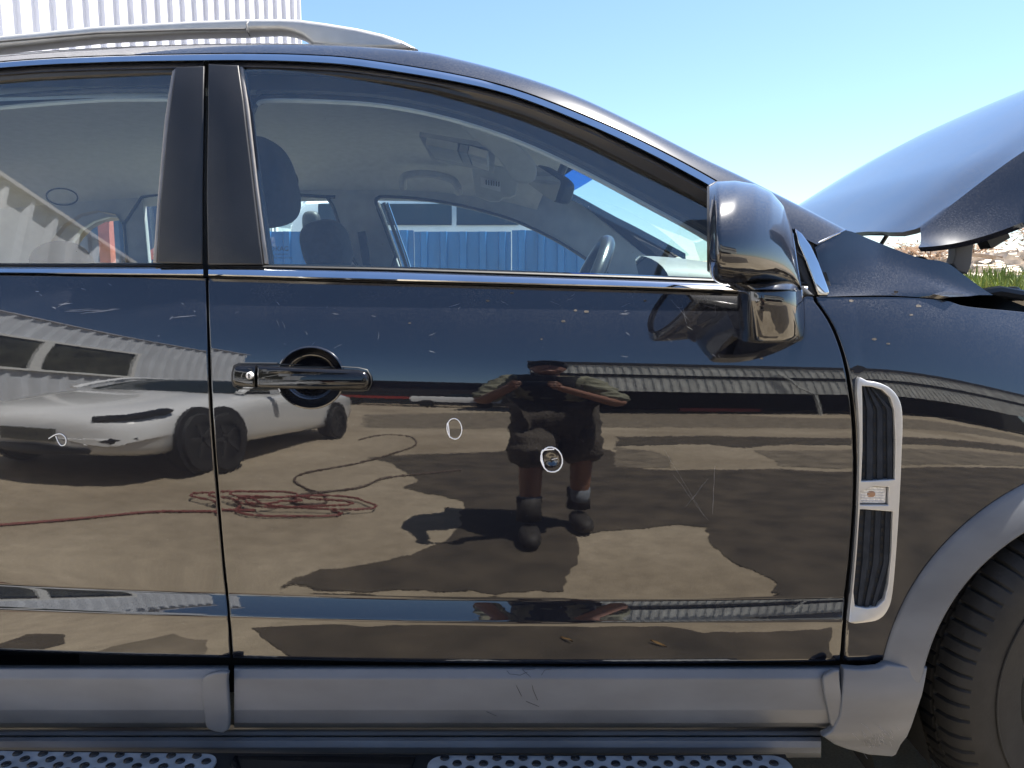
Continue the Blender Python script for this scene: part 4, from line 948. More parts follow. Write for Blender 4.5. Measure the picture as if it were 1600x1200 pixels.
for H, nm in ((H1, 'a'), (H3, 'b')):
    big_ = S2([(a + (3 if a > 1366 else -3), b + (3 if b > (670 if nm == 'a' else 860) else -3)) for a, b in H])
    bkp = obj('vent_grille', flat(big_, t=.004, fn=lambda x, z, h: Vector((x, S(x, z) + .0012 - h, z)), dense=.012, name='vent_grille'), M['vent_grey'], vf)
    y0, y1 = min(b for a, b in H), max(b for a, b in H); k = MB(); 
    xs_ = lambda yy: (lerpline([(602, 1344), (750, 1342), (793, 1341), (944, 1331)], yy), lerpline([(602, 1360), (640, 1393), (750, 1394), (797, 1391), (880, 1388), (944, 1368)], yy))
    # three broad upright louvres with painted rows of slots between them
    for c0_, c1_ in ((.20, .43), (.52, .74), (.83, 1.04)):
        rws = []
        for e_, o in ((0, -.0012), (.15, -.0050), (.85, -.0054), (1, -.0012)):
            rws.append([hit(xs_(yy)[0] + (xs_(yy)[1] - xs_(yy)[0]) * (c0_ + (c1_ - c0_) * e_), yy, o) for yy in [y0 - 1 + (y1 - y0 + 2) * i / 24 for i in range(25)]])
        k.loft(rws)
    kb = MB(); nb = int((y1 - y0) / 13)
    for i in range(nb):
        yy = y0 + 6 + i * 13; a0, a1 = xs_(yy + 3)
        for c0_, c1_ in ((.05, .185), (.435, .515), (.745, .825)):
            kb.loft([[hit(a0 + (a1 - a0) * f, y_, -.0024) for f in (c0_, c1_)] for y_ in (yy, yy + 6)])  # flat black quads before the plate; the shade of recesses is painted
    k.build('louvre', M['vent_grey'], vf, 30); kb.build('slot_shade', M['void'], vf, 30)['kind'] = 'stuff'
lm = obj('side_repeater', flat(S2([(1342, 758), (1384, 760), (1383, 786), (1341, 786)]), t=.010, bevel=.003, fn=lambda x, z, h: Vector((x, S(x, z) + .001 - h, z)), name='side_repeater'), M['lens'], vf)
ct_ = hit(1361, 772, -.004); MB().sell(ct_, (.008, .002, .006), 2.5).build('bulb', M['amber'], vf)
for i in range(6):
    yy = 760.5 + i * 4.4; MB().tube([hit(1345, yy, -.0052), hit(1381, yy + .6, -.0052)], .0005, 4).build('lens_rib', M['silver'], vf)

# --- door handle, dished recess, lock
rc = hit(485, 590); hw_, hh_ = hit(537, 590).x - rc.x, (hit(485, 543).z - hit(485, 637).z) / 2
zc = (hit(485, 543).z + hit(485, 637).z) / 2
rows = []
for f, d in ((1.06, -.0004), (1.03, -.0016), (1.0, -.0018), (.97, .0005), (.90, .008), (.75, .018), (.5, .026), (.2, .030), (.01, .030)):
    rows.append([Vector((rc.x + hw_ * f * math.cos(a), S(rc.x + hw_ * f * math.cos(a), zc + hh_ * f * math.sin(a)) - .0015 + min(d, .03) * 0 - (0 if d > 0 else -d), zc + hh_ * f * math.sin(a))) + Vector((0, 0, 0)) for a in [i * math.tau / 64 for i in range(65)]])
# the recess is cut into the door skin: remove the skin inside it
bm = bmesh.new(); bm.from_mesh(fd.data)
ff = lambda v: math.hypot((v.co.x - rc.x) / hw_, (v.co.z - zc) / hh_)
for v in bm.verts:
    f = ff(v)
    if .84 < f < 1.13:
        v.co.x = rc.x + (v.co.x - rc.x) / f; v.co.z = zc + (v.co.z - zc) / f; v.co.y = S(v.co.x, v.co.z)
bmesh.ops.delete(bm, geom=[q for q in bm.faces if all(ff(v) < 1.003 for v in q.verts)], context='FACES')
bm.to_mesh(fd.data); bm.free()
dish = []
for f, d in ((1.055, .0012), (1.04, -.0012), (1.0, -.0014), (.975, .002), (.93, .010), (.82, .021), (.6, .030), (.3, .0335), (.02, .034)):
    dish.append([Vector((rc.x + hw_ * f * math.cos(a), S(rc.x + hw_ * f * math.cos(a), zc + hh_ * f * math.sin(a)) + d - .001, zc + hh_ * f * math.sin(a))) for a in [i * math.tau / 72 for i in range(73)]])
MB().loft(dish).build('handle_recess', M['doorpaint'], fd, 60, out=(0, -1, 0))
HO = [(365, 584), (367, 574), (374, 570.5), (404, 570), (440, 571.5), (500, 574), (560, 578), (571, 581), (576, 588), (577, 598), (573, 606), (566, 608), (520, 607), (440, 605), (404, 604.5), (376, 604), (368, 601), (365, 594)]
def hbar(px, off, t, nm, m, bev, par=fd):
    q = S2(px, off)
    def f(x, z, h):
        u = max(-1, min(1, (x - rc.x + .02) / .10)); zz = (z - zc - .002) / .022
        return Vector((x, S(x, z) + off - h - .016 * (1 - u * u) - .0022 * (1 - min(1, zz * zz)) * (1 if h > 0 else 0), z))
    return obj(nm, flat(q, t=t, bevel=bev, fn=f, dense=.006, name=nm), m, par, 50)
hb = hbar([(405, 570), (440, 571.5), (500, 574), (560, 578), (571, 581), (576, 588), (577, 598), (573, 606), (566, 608), (520, 607), (440, 605), (405, 604.5)], -.014, .016, 'door_handle', M['gloss'], .006)
hbar([(365, 584), (367, 574), (374, 570.5), (403, 570), (403, 604.5), (376, 604), (368, 601), (365, 594)], -.014, .016, 'handle_cap', M['gloss'], .006)
hg_ = S2([(361, 584), (364, 571), (373, 566.5), (440, 567), (560, 574), (574, 577.5), (580, 588), (581, 599), (576, 610), (566, 612), (440, 609.5), (374, 608.5), (364, 604), (361, 594)], -.004)
obj('handle_gasket', flat(hg_, t=.004, bevel=.0015, fn=lambda x, z, h: Vector((x, S(x, z) - .002 - h, z)), dense=.008, name='handle_gasket'), M['rubber'], fd)
bm = bmesh.new(); bm.from_mesh(bpy.data.objects['handle_gasket'].data)   # gasket only at the two feet of the handle
bmesh.ops.delete(bm, geom=[f for f in bm.faces if abs(f.calc_center_median().x - rc.x) < hw_ * .93], context='FACES'); bm.to_mesh(bpy.data.objects['handle_gasket'].data); bm.free()
lk = hit(390, 587, -.034); MB().lathe([(0, -.0035), (.0052, -.0035), (.0064, -.0015), (.0066, .006)], lk, Matrix.Identity(3), 28).build('lock_cylinder', M['lock'], fd)
MB().box((lk.x - .0012, lk.y - .0042, lk.z - .005), (lk.x + .0012, lk.y - .0032, lk.z + .005)).build('key_slot', M['rubber'], fd)

# --- door mirror
mrows = []; NV = 22; NS = 36
LX = [(440, 1112), (400, 1109), (340, 1108), (300, 1108), (277, 1113)]
RX = [(455, 1252), (430, 1250), (400, 1246), (370, 1240), (340, 1231), (318, 1222), (300, 1208), (288, 1192), (277, 1165)]
TOPX = [(1108, 284), (1120, 277.5), (1150, 277), (1180, 283), (1205, 296), (1224, 318), (1238, 356), (1247, 405), (1253, 452)]
BOTX = [(1108, 425), (1114, 438), (1126, 444), (1150, 447), (1200, 450), (1253, 453)]
for i in range(NS + 1):
    f = i / NS; x = 1108.5 + (1252.5 - 1108.5) * f
    zt_, zb_ = lerpline(TOPX, x), lerpline(BOTX, x)
    reach = .232 * (1 - .55 * f ** 2.2) * (1 - .16 * (1 - sstep(0, .10, f)))
    row = []
    for j in range(NV + 1):
        a = math.pi * (j / NV - .5)            # from bottom (inner) round the outboard face to top (inner)
        e = 2 / 3.4; ca, sa = abs(math.cos(a)) ** e, math.copysign(abs(math.sin(a)) ** (2 / 2.6), math.sin(a))
        yv = 1.425 - reach * ca
        zm_ = zb_ - (zb_ - zt_) * .30
        if sa > 0: sa = math.copysign(abs(math.sin(a)) ** (2 / 2.1), 1); ca = math.cos(a) ** (2 / 2.3)
        yv = 1.425 - reach * ca
        py_ = zm_ - ((zm_ - zt_) if sa > 0 else (zb_ - zm_)) * sa
        row.append(onY(x, py_, yv))
    mrows.append(row)
# outline was traced on the outboard face; bring the inner rows back to the same world x / z
base = [[v.copy() for v in r] for r in mrows]
for i, r in enumerate(mrows):
    yo = min(v.y for v in base[i])
    for j, v in enumerate(r):
        k = yo / v.y; v.z = HC + (v.z - HC) * (k * .2 + .8)
mm_ = MB().loft(mrows, True)
mm_.add(mrows[-1], [tuple(range(NV + 1))])
mhead = mm_.build('door_mirror', M['paint'], car, 60)
l0 = mrows[0]; cen = sum(l0, Vector()) / len(l0)
MB().loft([l0, [cen.lerp(v, .95) + Vector((-.004, 0, 0)) for v in l0], [cen.lerp(v, .90) for v in l0]]).build('mirror_rim', M['rubber'], mhead)
mg = MB(); mg.add([cen.lerp(v, .9) + Vector((.004, 0, 0)) for v in l0], [tuple(range(len(l0)))]); mg.build('mirror_glass', M['chrome'], mhead)
# lower housing turning into the stalk
def mrow(y, xa, xb, ya, n=24):
    xm, hw2 = (xa + xb) / 2, (xb - xa) / 2; out = []
    for j in range(n + 1):
        a = math.pi * j / n; e = 2 / 3.0
        cx_ = -math.copysign(abs(math.cos(a)) ** e, math.cos(a)); out.append(onY(xm + hw2 * cx_, y, 1.43 - ya * abs(math.sin(a)) ** e))
    return out
MB().loft([mrow(*r) for r in ((432, 1116, 1251, .12), (440, 1122, 1252, .155), (446, 1138, 1253, .168), (452, 1148, 1254, .172), (453.3, 1150, 1254, .165))]).build('mirror_neck', M['paint'], mhead, 50)
srow = []
for y, xa, xb, ya in ((451, 1152, 1255, .155), (452.5, 1151, 1256, .160), (456, 1151, 1256.5, .163), (480, 1152, 1259, .160), (505, 1154, 1262, .152), (524, 1156, 1263, .143)):
    srow.append(mrow(y, xa, xb, ya))
for k_, dz in ((.6, 9), (1.0, 17)):      # rounded lower lip dips in the middle
    srow.append([v + Vector((0, .012 * k_ ** 2, -.0115 * k_ * 1.25 * abs(math.sin(math.pi * (j + 1.5) / 27)) ** .7)) for j, v in enumerate(mrow(524, 1156 + 2 * k_, 1263 - 0.5 * k_, .143))])
srow.append([v + Vector((0, .05, .004)) for v in srow[-1]])
MB().loft(srow).build('mirror_stalk', M['paint'], mhead, 50)
MB().loft([mrow(447, 1128, 1256, .10), mrow(460, 1170, 1270, .05), mrow(462, 1170, 1272, .01)]).build('mirror_base', M['rubber'], mhead, 50)

# --- chalk rings, scratches, glass print
def on_door(px, off=-.0007): return [hit(a, b, off) for a, b in px]
def ring(c, rx, ry, n=40, tail=None, rot=.1):
    p = [(c[0] + rx * math.cos(i * math.tau / n + 2.3), c[1] + ry * math.sin(i * math.tau / n + 2.3) + rot * rx * math.cos(i * math.tau / n + 2.3)) for i in range(n + 1)]
    return p + (tail or [])
for px, r_ in ((ring((710, 670), 11.6, 16, tail=[(700, 660), (698.5, 665)]), .0009), (ring((862, 718), 17.0, 19.5, 9, tail=[(846, 707), (852, 703), (866, 702)], rot=.12), .0013)):
    MB().tube(on_door(smooth_poly(px, 2, False)), r_, 6).build('chalk_ring', M['chalk'], fd)
MB().tube([v + Vector((0, .025 * (v.x + .55), 0)) for v in on_door(smooth_poly([(80, 684), (90, 678), (99, 677), (106, 683), (106, 692), (100, 695), (95, 690), (91, 680)], 4, False))], .0009, 6).build('chalk_mark', M['chalk'], rd)
MB().tube(on_door([(862, 718), (871, 716)], -.0003), .0005, 4).build('dent_scratch', M['chalk'], fd)
def scr(lines, parent, name='scratches', w_=.00045, yaw=False):
    k = MB()
    for a, b in lines:
        n = max(3, int(math.dist(a, b) / 12)); pts = [(a[0] + (b[0] - a[0]) * i / n + random.uniform(-.8, .8), a[1] + (b[1] - a[1]) * i / n + random.uniform(-.8, .8)) for i in range(n + 1)]
        v = on_door(pts, -.00015)
        if yaw: v = [p + Vector((0, .025 * (p.x + .55), 0)) for p in v]
        k.tube(v, [.00005] + [w_ * random.uniform(.4, 1)] * (n - 1) + [.00005], 4)
    o = k.build(name, M['scratch'], parent); o['kind'] = 'stuff'
L1 = [((1012 + random.uniform(-10, 60), 470 + random.uniform(-8, 10)), (1050 + random.uniform(-10, 60), 500 + random.uniform(-10, 12))) for _ in range(2)]
L1 += [((1090 + random.uniform(-60, 40), 690 + random.uniform(-40, 60)), (1100 + random.uniform(-60, 40), 800 + random.uniform(-30, 80))) for _ in range(4)]
L1 += [((975, 487), (981, 484)), ((968, 492), (984, 488)), ((970, 490), (982, 491)), ((860, 470), (876, 478)), ((1100, 478), (1122, 482)), ((1118, 474), (1117, 488)), ((432, 500), (436, 509)), ((441, 502), (446, 514)), ((591, 519), (591, 531)), ((700, 480), (720, 474))]
L1 += [((random.uniform(430, 1250), random.uniform(470, 560)),) * 2 for _ in range(0)]
for _ in range(26):
    a = (random.uniform(340, 1140), random.uniform(455, 560)); L1.append((a, (a[0] + random.uniform(-12, 14), a[1] + random.uniform(-7, 7))))
scr(L1, fd, w_=.00014)
L2 = [((92, 480), (112, 470)), ((95, 475), (118, 474)), ((104, 486), (180, 484)), ((110, 484), (150, 482)), ((128, 490), (190, 482)), ((270, 497), (305, 493)), ((266, 500), (272, 493)), ((66, 458), (70, 462))]
for _ in range(7):
    a = (random.uniform(5, 310), random.uniform(445, 530)); L2.append((a, (a[0] + random.uniform(-8, 9), a[1] + random.uniform(-5, 5))))
scr(L2, rd, yaw=True, w_=.0003)
k = MB()
for l in ([(792, 1048), (796, 1053), (813, 1055), (824, 1050)], [(816, 1045), (825, 1046), (836, 1045)], [(816, 1046), (829, 1058), (833, 1078), (840, 1094)], [(846, 1055), (851, 1047), (862, 1045)], [(800, 1058), (810, 1078), (815, 1088)], [(822, 1096), (842, 1104)], [(760, 1112), (776, 1119)]):
    k.tube([hit(a, b, -.0216 - (b - 1062) * .000128 if b > 1062 else -.0216 + (1062 - b) * .0006, SV) for a, b in l], .0005, 4)
k.build('marker_scribble', M['ink'], fd)['kind'] = 'stuff'
def text(s, px, py, size, name, parent, m, dx=0):
    cu = bpy.data.curves.new(name, 'FONT'); cu.body = s; cu.size = size; cu.extrude = .0001
    o = bpy.data.objects.new('tmp', cu); COL.objects.link(o); dg = bpy.context.evaluated_depsgraph_get(); dg.update()
    me = bpy.data.meshes.new_from_object(o.evaluated_get(dg)); bpy.data.objects.remove(o)
    p = hit(px, py, .0085, G)
    for v in me.vertices: v.co = Vector((p.x + v.co.x, p.y - .0012 - v.co.z + .245 * v.co.y, p.z + v.co.y))
    return obj(name, me, m, parent, 0)
text('KAC', 430.5, 392, .0125, 'glass_print', fglass, M['ink']); text('®', 448, 392, .006, 'glass_print', fglass, M['ink'])
text('E4 43R-00128', 430, 398.5, .0042, 'glass_print', fglass, M['ink']); text('AS2  M42  DOT 561', 428, 404, .0042, 'glass_print', fglass, M['ink'])
for px, py, rr2 in ((425, 389, .0042), (424.5, 400, .0036)):
    c = hit(px, py, .0075, G); MB().tube([c + Vector((rr2 * math.cos(a), .245 * rr2 * math.sin(a), rr2 * math.sin(a))) for a in [i * math.tau / 20 for i in range(20)]], .0005, 4, closed=True).build('glass_print', M['ink'], fglass)

# mud splashes dried on the paint, scuffs on the wing cladding
k = MB()
for (px, py, r_) in ((762, 470, 4.5), (899, 485, 4), (916, 487, 5.5), (880, 502, 4.5), (800, 458, 4), (1100, 471, 5), (1008, 470, 4), (1400, 456, 6), (1435, 478, 6), (1330, 470, 5), (1366, 530, 5), (1388, 537, 4), (1424, 492, 4), (1190, 560, 4), (846, 530, 3), (640, 505, 3)):
    fn_s = (lambda x, z: S(x, min(z, ztop(x) - .002)))
    k.add([hit(px + r_ * .7 * math.cos(a) * random.uniform(.8, 1.3), py + r_ * .36 * math.sin(a) * random.uniform(.7, 1.3), -.0004, fn_s) for a in [i * math.tau / 12 for i in range(12)]], [tuple(range(12))])
k.build('mud_spots', mat('dried_mud', (.075, .065, .055), .9, 0, .4, 200), fd, 0)['kind'] = 'stuff'
k = MB()
for _ in range(46):
    a = (random.gauss(1372, 14), random.gauss(1150, 11)); d = (random.uniform(3, 13), random.uniform(4, 16)); v = []
    for i in range(4):
        p = hit(a[0] + d[0] * i / 3, a[1] + d[1] * i / 3, -.03, SV); v.append(wcl(p.x, p.z, .0102))
    k.tube(v, .00022, 3)
k.build('scuffs', M['scratch'], wing)['kind'] = 'stuff'

# ==================================================================== CABIN
fy = lambda x, z, h: Vector((x, 3.08 - .25 * (z - 1.15) * .8 - h, z))
def FP(px): return [(p.x, p.z) for p in (onY(a, b, 3.04) for a, b in px)]
FWIN = [(590, 318), (594, 311), (602, 309), (640, 311), (690, 317), (740, 327), (800, 344), (850, 366), (890, 388), (930, 416), (950, 450), (634, 450), (618, 400), (603, 355)]
RWIN = [(230, 309), (505, 309), (514, 312), (522, 321), (530, 345), (538, 385), (546, 450), (230, 450)]
QWIN = [(112, 380), (128, 360), (150, 347), (175, 340), (189, 341), (195, 352), (197, 380), (196, 450), (108, 450), (108, 392)]
FOUT = [(-420, 560), (-420, 240), (300, 205), (700, 212), (826, 250), (868, 284), (905, 318), (960, 360), (1012, 402), (1050, 440), (1070, 560)]
obj('far_pillar_trim', flat(FP(FOUT), [FP(FWIN), FP(RWIN), FP(QWIN)], t=.03, bevel=.006, fn=fy, dense=.05, name='far_pillar_trim'), M['trim'], car, 40)
for wn, nm in ((FWIN, 'far_window_seal'), (RWIN, 'far_window_seal')):
    MB().tube([fy(x, z, .014) for x, z in FP(smooth_poly(wn, 3))], .007, 6, closed=True).build(nm, M['rubber'], car)
# a light coloured return round the quarter window and two runs of the front window channel
pts = FP([(197, 352), (188, 336), (160, 330), (132, 336), (105, 352), (84, 376), (76, 392)]); p2 = FP([(196, 356), (187, 343), (160, 346), (140, 356), (124, 370), (116, 380), (112, 392)])
MB().loft([[fy(x, z, .02) for x, z in pts], [fy(x, z, .024) for x, z in pts], [fy(x, z, -.03) for x, z in p2]]).build('quarter_window_trim', M['beige'], car)
for dx, m_, r_ in ((0, 'seal', .006), (9, 'inner', .007), (15, 'chrome', .004)):
    MB().tube([fy(x, z, -.03) for x, z in FP([(590 + dx, 316), (603 + dx, 355), (618 + dx, 400), (632 + dx, 450)])], r_, 6).build('far_glass_channel', M[m_], car)
for wn in (FWIN, RWIN, QWIN):
    me = flat(FP(wn), t=.0001, fn=lambda x, z, h: Vector((x, 3.11 - .2 * (z - 1.15), z)), name='far_window'); bm = bmesh.new(); bm.from_mesh(me); bmesh.ops.remove_doubles(bm, verts=bm.verts, dist=.0004)
    seen = set(); kill = []
    for f in bm.faces:
        kk = frozenset(v.index for v in f.verts)
        if kk in seen: kill.append(f)
        seen.add(kk)
    bmesh.ops.delete(bm, geom=kill, context='FACES_ONLY'); bm.to_mesh(me); bm.free(); obj('far_window', me, M['screen'], car, 0)
# seat-belt anchor, coat clips
pb = [fy(x, z, .03) for x, z in FP([(562, 364), (574, 362), (580, 418), (592, 440), (572, 440), (566, 400)])]
MB().add(pb + [p - Vector((0, .012, 0)) for p in pb], [(0, 1, 2, 3, 4, 5), (11, 10, 9, 8, 7, 6)] + [(i, (i + 1) % 6, 6 + (i + 1) % 6, 6 + i) for i in range(6)]).build('belt_guide', M['inner'], car)
MB().tube([fy(x, z, .032) for x, z in FP([(570, 385), (578, 430), (584, 470)])], .010, 6).build('seat_belt', M['inner'], car)
hlr = []
HL = [(1.665, 1.535, 1), (1.70, 1.565, 1), (1.78, 1.600, 1), (1.95, 1.622, 1), (2.325, 1.632, 1), (2.60, 1.622, 1), (2.80, 1.595, 1), (2.92, 1.555, 1), (2.99, 1.505, 1), (3.03, 1.462, 1)]
for i in range(24):
    x = -2.15 + i * (2.24 / 23); row = []
    for y, z, k in HL:
        xx = x + .13 * (1 - ((y - 2.325) / .7) ** 2) * sstep(-.2, .09, x)
        row.append((xx, y, z - (1.665 - zr(x)) * (1 if y < 2.7 else .75)))
    hlr.append(row)
MB().loft(hlr).build('headliner', M['headliner'], car, 0)
def hz_(x, y):
    return lerpline([(a, b) for a, b, _ in HL], y) - (1.665 - zr(x)) - .004
for (px, py, yy, rx, rz) in ((445, 283, 2.86, .05, .05), (100, 308, 2.80, .055, .028)):
    c = onY(px, py, yy); MB().tube([(c.x + rx * math.cos(a), yy - .012 + .3 * rz * math.sin(a) * -1, c.z + rz * math.sin(a)) for a in [i * math.tau / 32 for i in range(32)]], .0028, 5, closed=True).build('coat_clip', M['inner'], car)
# grab handle
gh = [onY(a, b, 2.88) for a, b in ((629, 292), (631, 280), (642, 274), (672, 273), (702, 280), (714, 289), (716, 300))]
MB().tube(smooth_poly([v + Vector((0, -.02 if 0 < i < 6 else .02, 0)) for i, v in enumerate(gh)], 5, False), .014, 10).build('grab_handle', M['trim'], car)
# overhead console with lamps
pc = [onY(a, b, 2.2) for a, b in ((652, 204), (770, 226), (800, 268), (680, 246))]
def quad(px, y0, y1, name, m, par, t=.006):
    q = [onY(a, b, yy) for (a, b), yy in zip(px, y0)]; n = (q[1] - q[0]).cross(q[3] - q[0]).normalized() * t
    if n.z > 0: n = -n
    return MB().add(q + [v + n for v in q], [(0, 1, 2, 3), (7, 6, 5, 4), (0, 1, 5, 4), (1, 2, 6, 5), (2, 3, 7, 6), (3, 0, 4, 7)]).build(name, m, par)
oc = quad([(656, 206), (776, 226), (772, 264), (676, 244)], [2.12, 2.12, 2.5, 2.5], 0, 'overhead_console', M['trim'], car, .012)
quad([(667, 214), (716, 224), (725, 245), (682, 237)], [2.12, 2.12, 2.44, 2.44], 0, 'console_lid', M['headliner'], oc, .02)
quad([(719, 225), (732, 227.5), (739, 248), (727, 245.5)], [2.12, 2.12, 2.44, 2.44], 0, 'console_switches', M['trim'], oc, .02)
quad([(734, 228), (763, 236), (766, 257), (742, 249)], [2.12, 2.12, 2.44, 2.44], 0, 'map_lamp', M['paper'], oc, .02)
# sun visors
vis = [onY(a, b, 2.72) for a, b in ((737, 256), (800, 268), (810, 282), (806, 305), (796, 309), (786, 309), (780, 314), (766, 314), (744, 306), (741, 296))]
vo_ = obj('sun_visor', flat([(p.x, p.z) for p in vis], t=.02, bevel=.006, fn=lambda x, z, h: Vector((x, 2.72 - h + .9 * (1.46 - z), z)), name='sun_visor'), M['headliner'], car)
lb = [onY(a, b, 2.69) for a, b in ((751, 278), (782, 285), (782, 299), (752, 292))]
lbo = obj('warning_label', flat([(p.x, p.z) for p in lb], t=.001, fn=lambda x, z, h: Vector((x, 2.700 - h + .9 * (1.46 - z), z)), name='warning_label'), M['paper'], vo_)
k = MB()
for i in range(6):
    xx = lb[0].x + .018 + i * .0085; k.box((xx, 2.694 + .9 * (1.46 - lb[0].z) + .004, lb[0].z - .026 - i * .0012), (xx + .004, 2.698 + .9 * (1.46 - lb[0].z) + .004, lb[0].z - .010 - i * .0012))
k.build('label_print', M['oldglass'], lbo)
vis2 = [onY(a, b, 1.95) for a, b in ((722, 196), (770, 205), (815, 228), (838, 250), (838, 272), (820, 278), (800, 272), (776, 240), (740, 214))]
obj('sun_visor', flat([(p[0], p[2]) for p in smooth_poly(vis2, 3)], t=.02, bevel=.006, fn=lambda x, z, h: Vector((x, 1.98 - h + .9 * (1.49 - z), z)), name='sun_visor'), M['headliner'], car)
# windscreen with blue shade band, rear-view mirror
def wsp(u, v):     # u 0 at the header, 1 at the cowl; v -1 near, +1 far
    top = Vector((.10 + .14 * (1 - v * v), 2.325 + v * .66, 1.50 + .05 * (1 - v * v))); bot = Vector((.74 + .10 * (1 - v * v), 2.325 + v * .76, 1.185))
    return top.lerp(bot, u) + Vector((.02, 0, .03)) * math.sin(math.pi * u)
MB().loft([[wsp(u / 10, -1 + v / 8) for v in range(17)] for u in range(11)]).build('windscreen', M['screen'], car, 0)
MB().loft([[wsp(u / 50, -1 + v / 8) + Vector((-.004, 0, -.006)) for v in range(17)] for u in range(0, 7)]).build('shade_band', M['shade'], car, 0)
mc = onY(863, 288, 2.25); rot = Matrix.Rotation(R(24), 3, 'Z') @ Matrix.Rotation(R(22), 3, 'X') @ Matrix.Rotation(R(8), 3, 'Y')
ir = MB().sell(mc, (.026, .105, .036), 4, rot).build('rear_view_mirror', M['rubber'], car)
g_ = MB(); g_.add([mc + rot @ Vector((-.0275, .094 * a, .030 * b)) for a, b in ((-1, -.8), (-.9, -1), (.9, -1), (1, -.8), (1, .8), (.9, 1), (-.9, 1), (-1, .8))], [tuple(range(8))]); g_.build('mirror_glass', M['chrome'], ir)
MB().tube([mc + Vector((.02, 0, .02)), mc + Vector((.05, .0, .09))], .012, 8).build('mirror_arm', M['rubber'], ir)
hd_t = [Vector((.08 + .16 * (1 - v * v), 2.325 + v * .60, zr(.08) - .045 * v * v - .02 * v ** 6 + .018)) for v in [-1 + j / 8 for j in range(17)]]
hd_b = [wsp(.02, -1 + v / 8) + Vector((0, 0, .004)) for v in range(17)]
MB().loft([hd_t, [a.lerp(b, .5) + Vector((.012, 0, .008)) for a, b in zip(hd_t, hd_b)], hd_b]).build('roof_header', M['paint'], car)
# dashboard, instrument hood, steering wheel
dp = [(.30, .70), (.27, 1.02), (.30, 1.10), (.36, 1.135), (.52, 1.15), (.70, 1.16), (.80, 1.14), (.80, .7)]
MB().loft([[(x + .03 * abs(f), 2.325 + f * .70, z) for x, z in dp] for f in (-1, -.95, -.5, 0, .5, .95, 1)], True, True).build('dashboard', M['dash'], car, 50)
hd = []
for i in range(13):
    x = .30 + .34 * i / 12; row = []
    for j in range(17):
        a = math.pi * j / 16; r_ = .2 * (1 - .3 * (i / 12) ** 2); row.append((x + .04 * math.cos(a) ** 2, 1.86 + r_ * math.cos(a), 1.115 + (.098 - .05 * (i / 12) ** 1.6) * math.sin(a) ** .6))
    hd.append(row)
MB().loft(hd).build('instrument_hood', M['dash'], car, 50)
MB().add(hd[0], [tuple(range(17))]).build('instrument_face', M['gloss'], car)
axw = Vector((-.90, 0, .43)).normalized(); upw = Vector((.43, 0, .90)).normalized(); sw = Vector((.150, 1.88, 1.085)); Rw = .178
ring_ = [sw + upw * Rw * math.sin(a) + Vector((0, 1, 0)) * Rw * math.cos(a) for a in [i * math.tau / 48 for i in range(48)]]
stw = MB().tube(ring_, .0175, 12, closed=True).build('steering_wheel', M['leather'], car)
hb2 = MB().sell(sw - axw * .03, (.05, .075, .06), 2.6)
for a in (0, math.pi, -math.pi / 2): hb2.tube([sw - axw * .03, sw + upw * Rw * math.sin(a) + Vector((0, 1, 0)) * Rw * math.cos(a)], .016, 8)
hb2.tube([sw - axw * .03, sw - axw * .25], .04); hb2.build('wheel_hub', M['dash_dark'], stw)
# seats
def seat(x, y, name='front_seat'):
    rt = Matrix.Rotation(R(-14), 3, 'Y')
    b = MB().sell((x + .02, y, .86), (.085, .25, .33), 3.5, rt); s_ = MB().sell((x + .33, y, .58), (.30, .26, .09), 3.5)
    so = s_.build(name, M['seat'], car); b.build('backrest', M['seat'], so); return so
s1 = seat(-.53, 1.88); s2 = seat(-.60, 2.77)
for (px, py, yy, rx, ry, rz, so) in ((410, 287, 1.88, .071, .13, .102, s1), (511, 386, 2.77, .078, .135, .092, s2)):
    c = onY(px, py, yy); hd_ = MB().sell(c, (rx, ry, rz), 2.9, Matrix.Rotation(R(-12), 3, 'Y'), 28, 20).build('headrest', M['seat'], so)
    MB().tube([c + Vector((0, -.05, -.05)), c + Vector((.03, -.05, -.2))], .006).build('headrest_post', M['chrome'], so)
rs = MB().sell((-1.55, 2.325, .80), (.10, .62, .30), 4, Matrix.Rotation(R(-16), 3, 'Y')).build('rear_seat', M['seat'], car)
for yy in (1.9, 2.75):
    c = Vector((-1.60, yy, 1.18)) ; MB().sell(c + Vector((.02, 0, .01)), (.085, .13, .105), 2.4, Matrix.Rotation(R(-14), 3, 'Y')).build('headrest', M['seat'], rs)
MB().box((-.2, 2.15, .4), (.25, 2.5, .72)).build('centre_console', M['dash_dark'], car)
# rear side glass / D pillar for the part of the car left of the picture
gslab([(-700, 470), (-700, 180), (-660, 176), (-560, 430), (-560, 470)], .0, .012, 'pillar_cover', M['pillar'], car, .003)

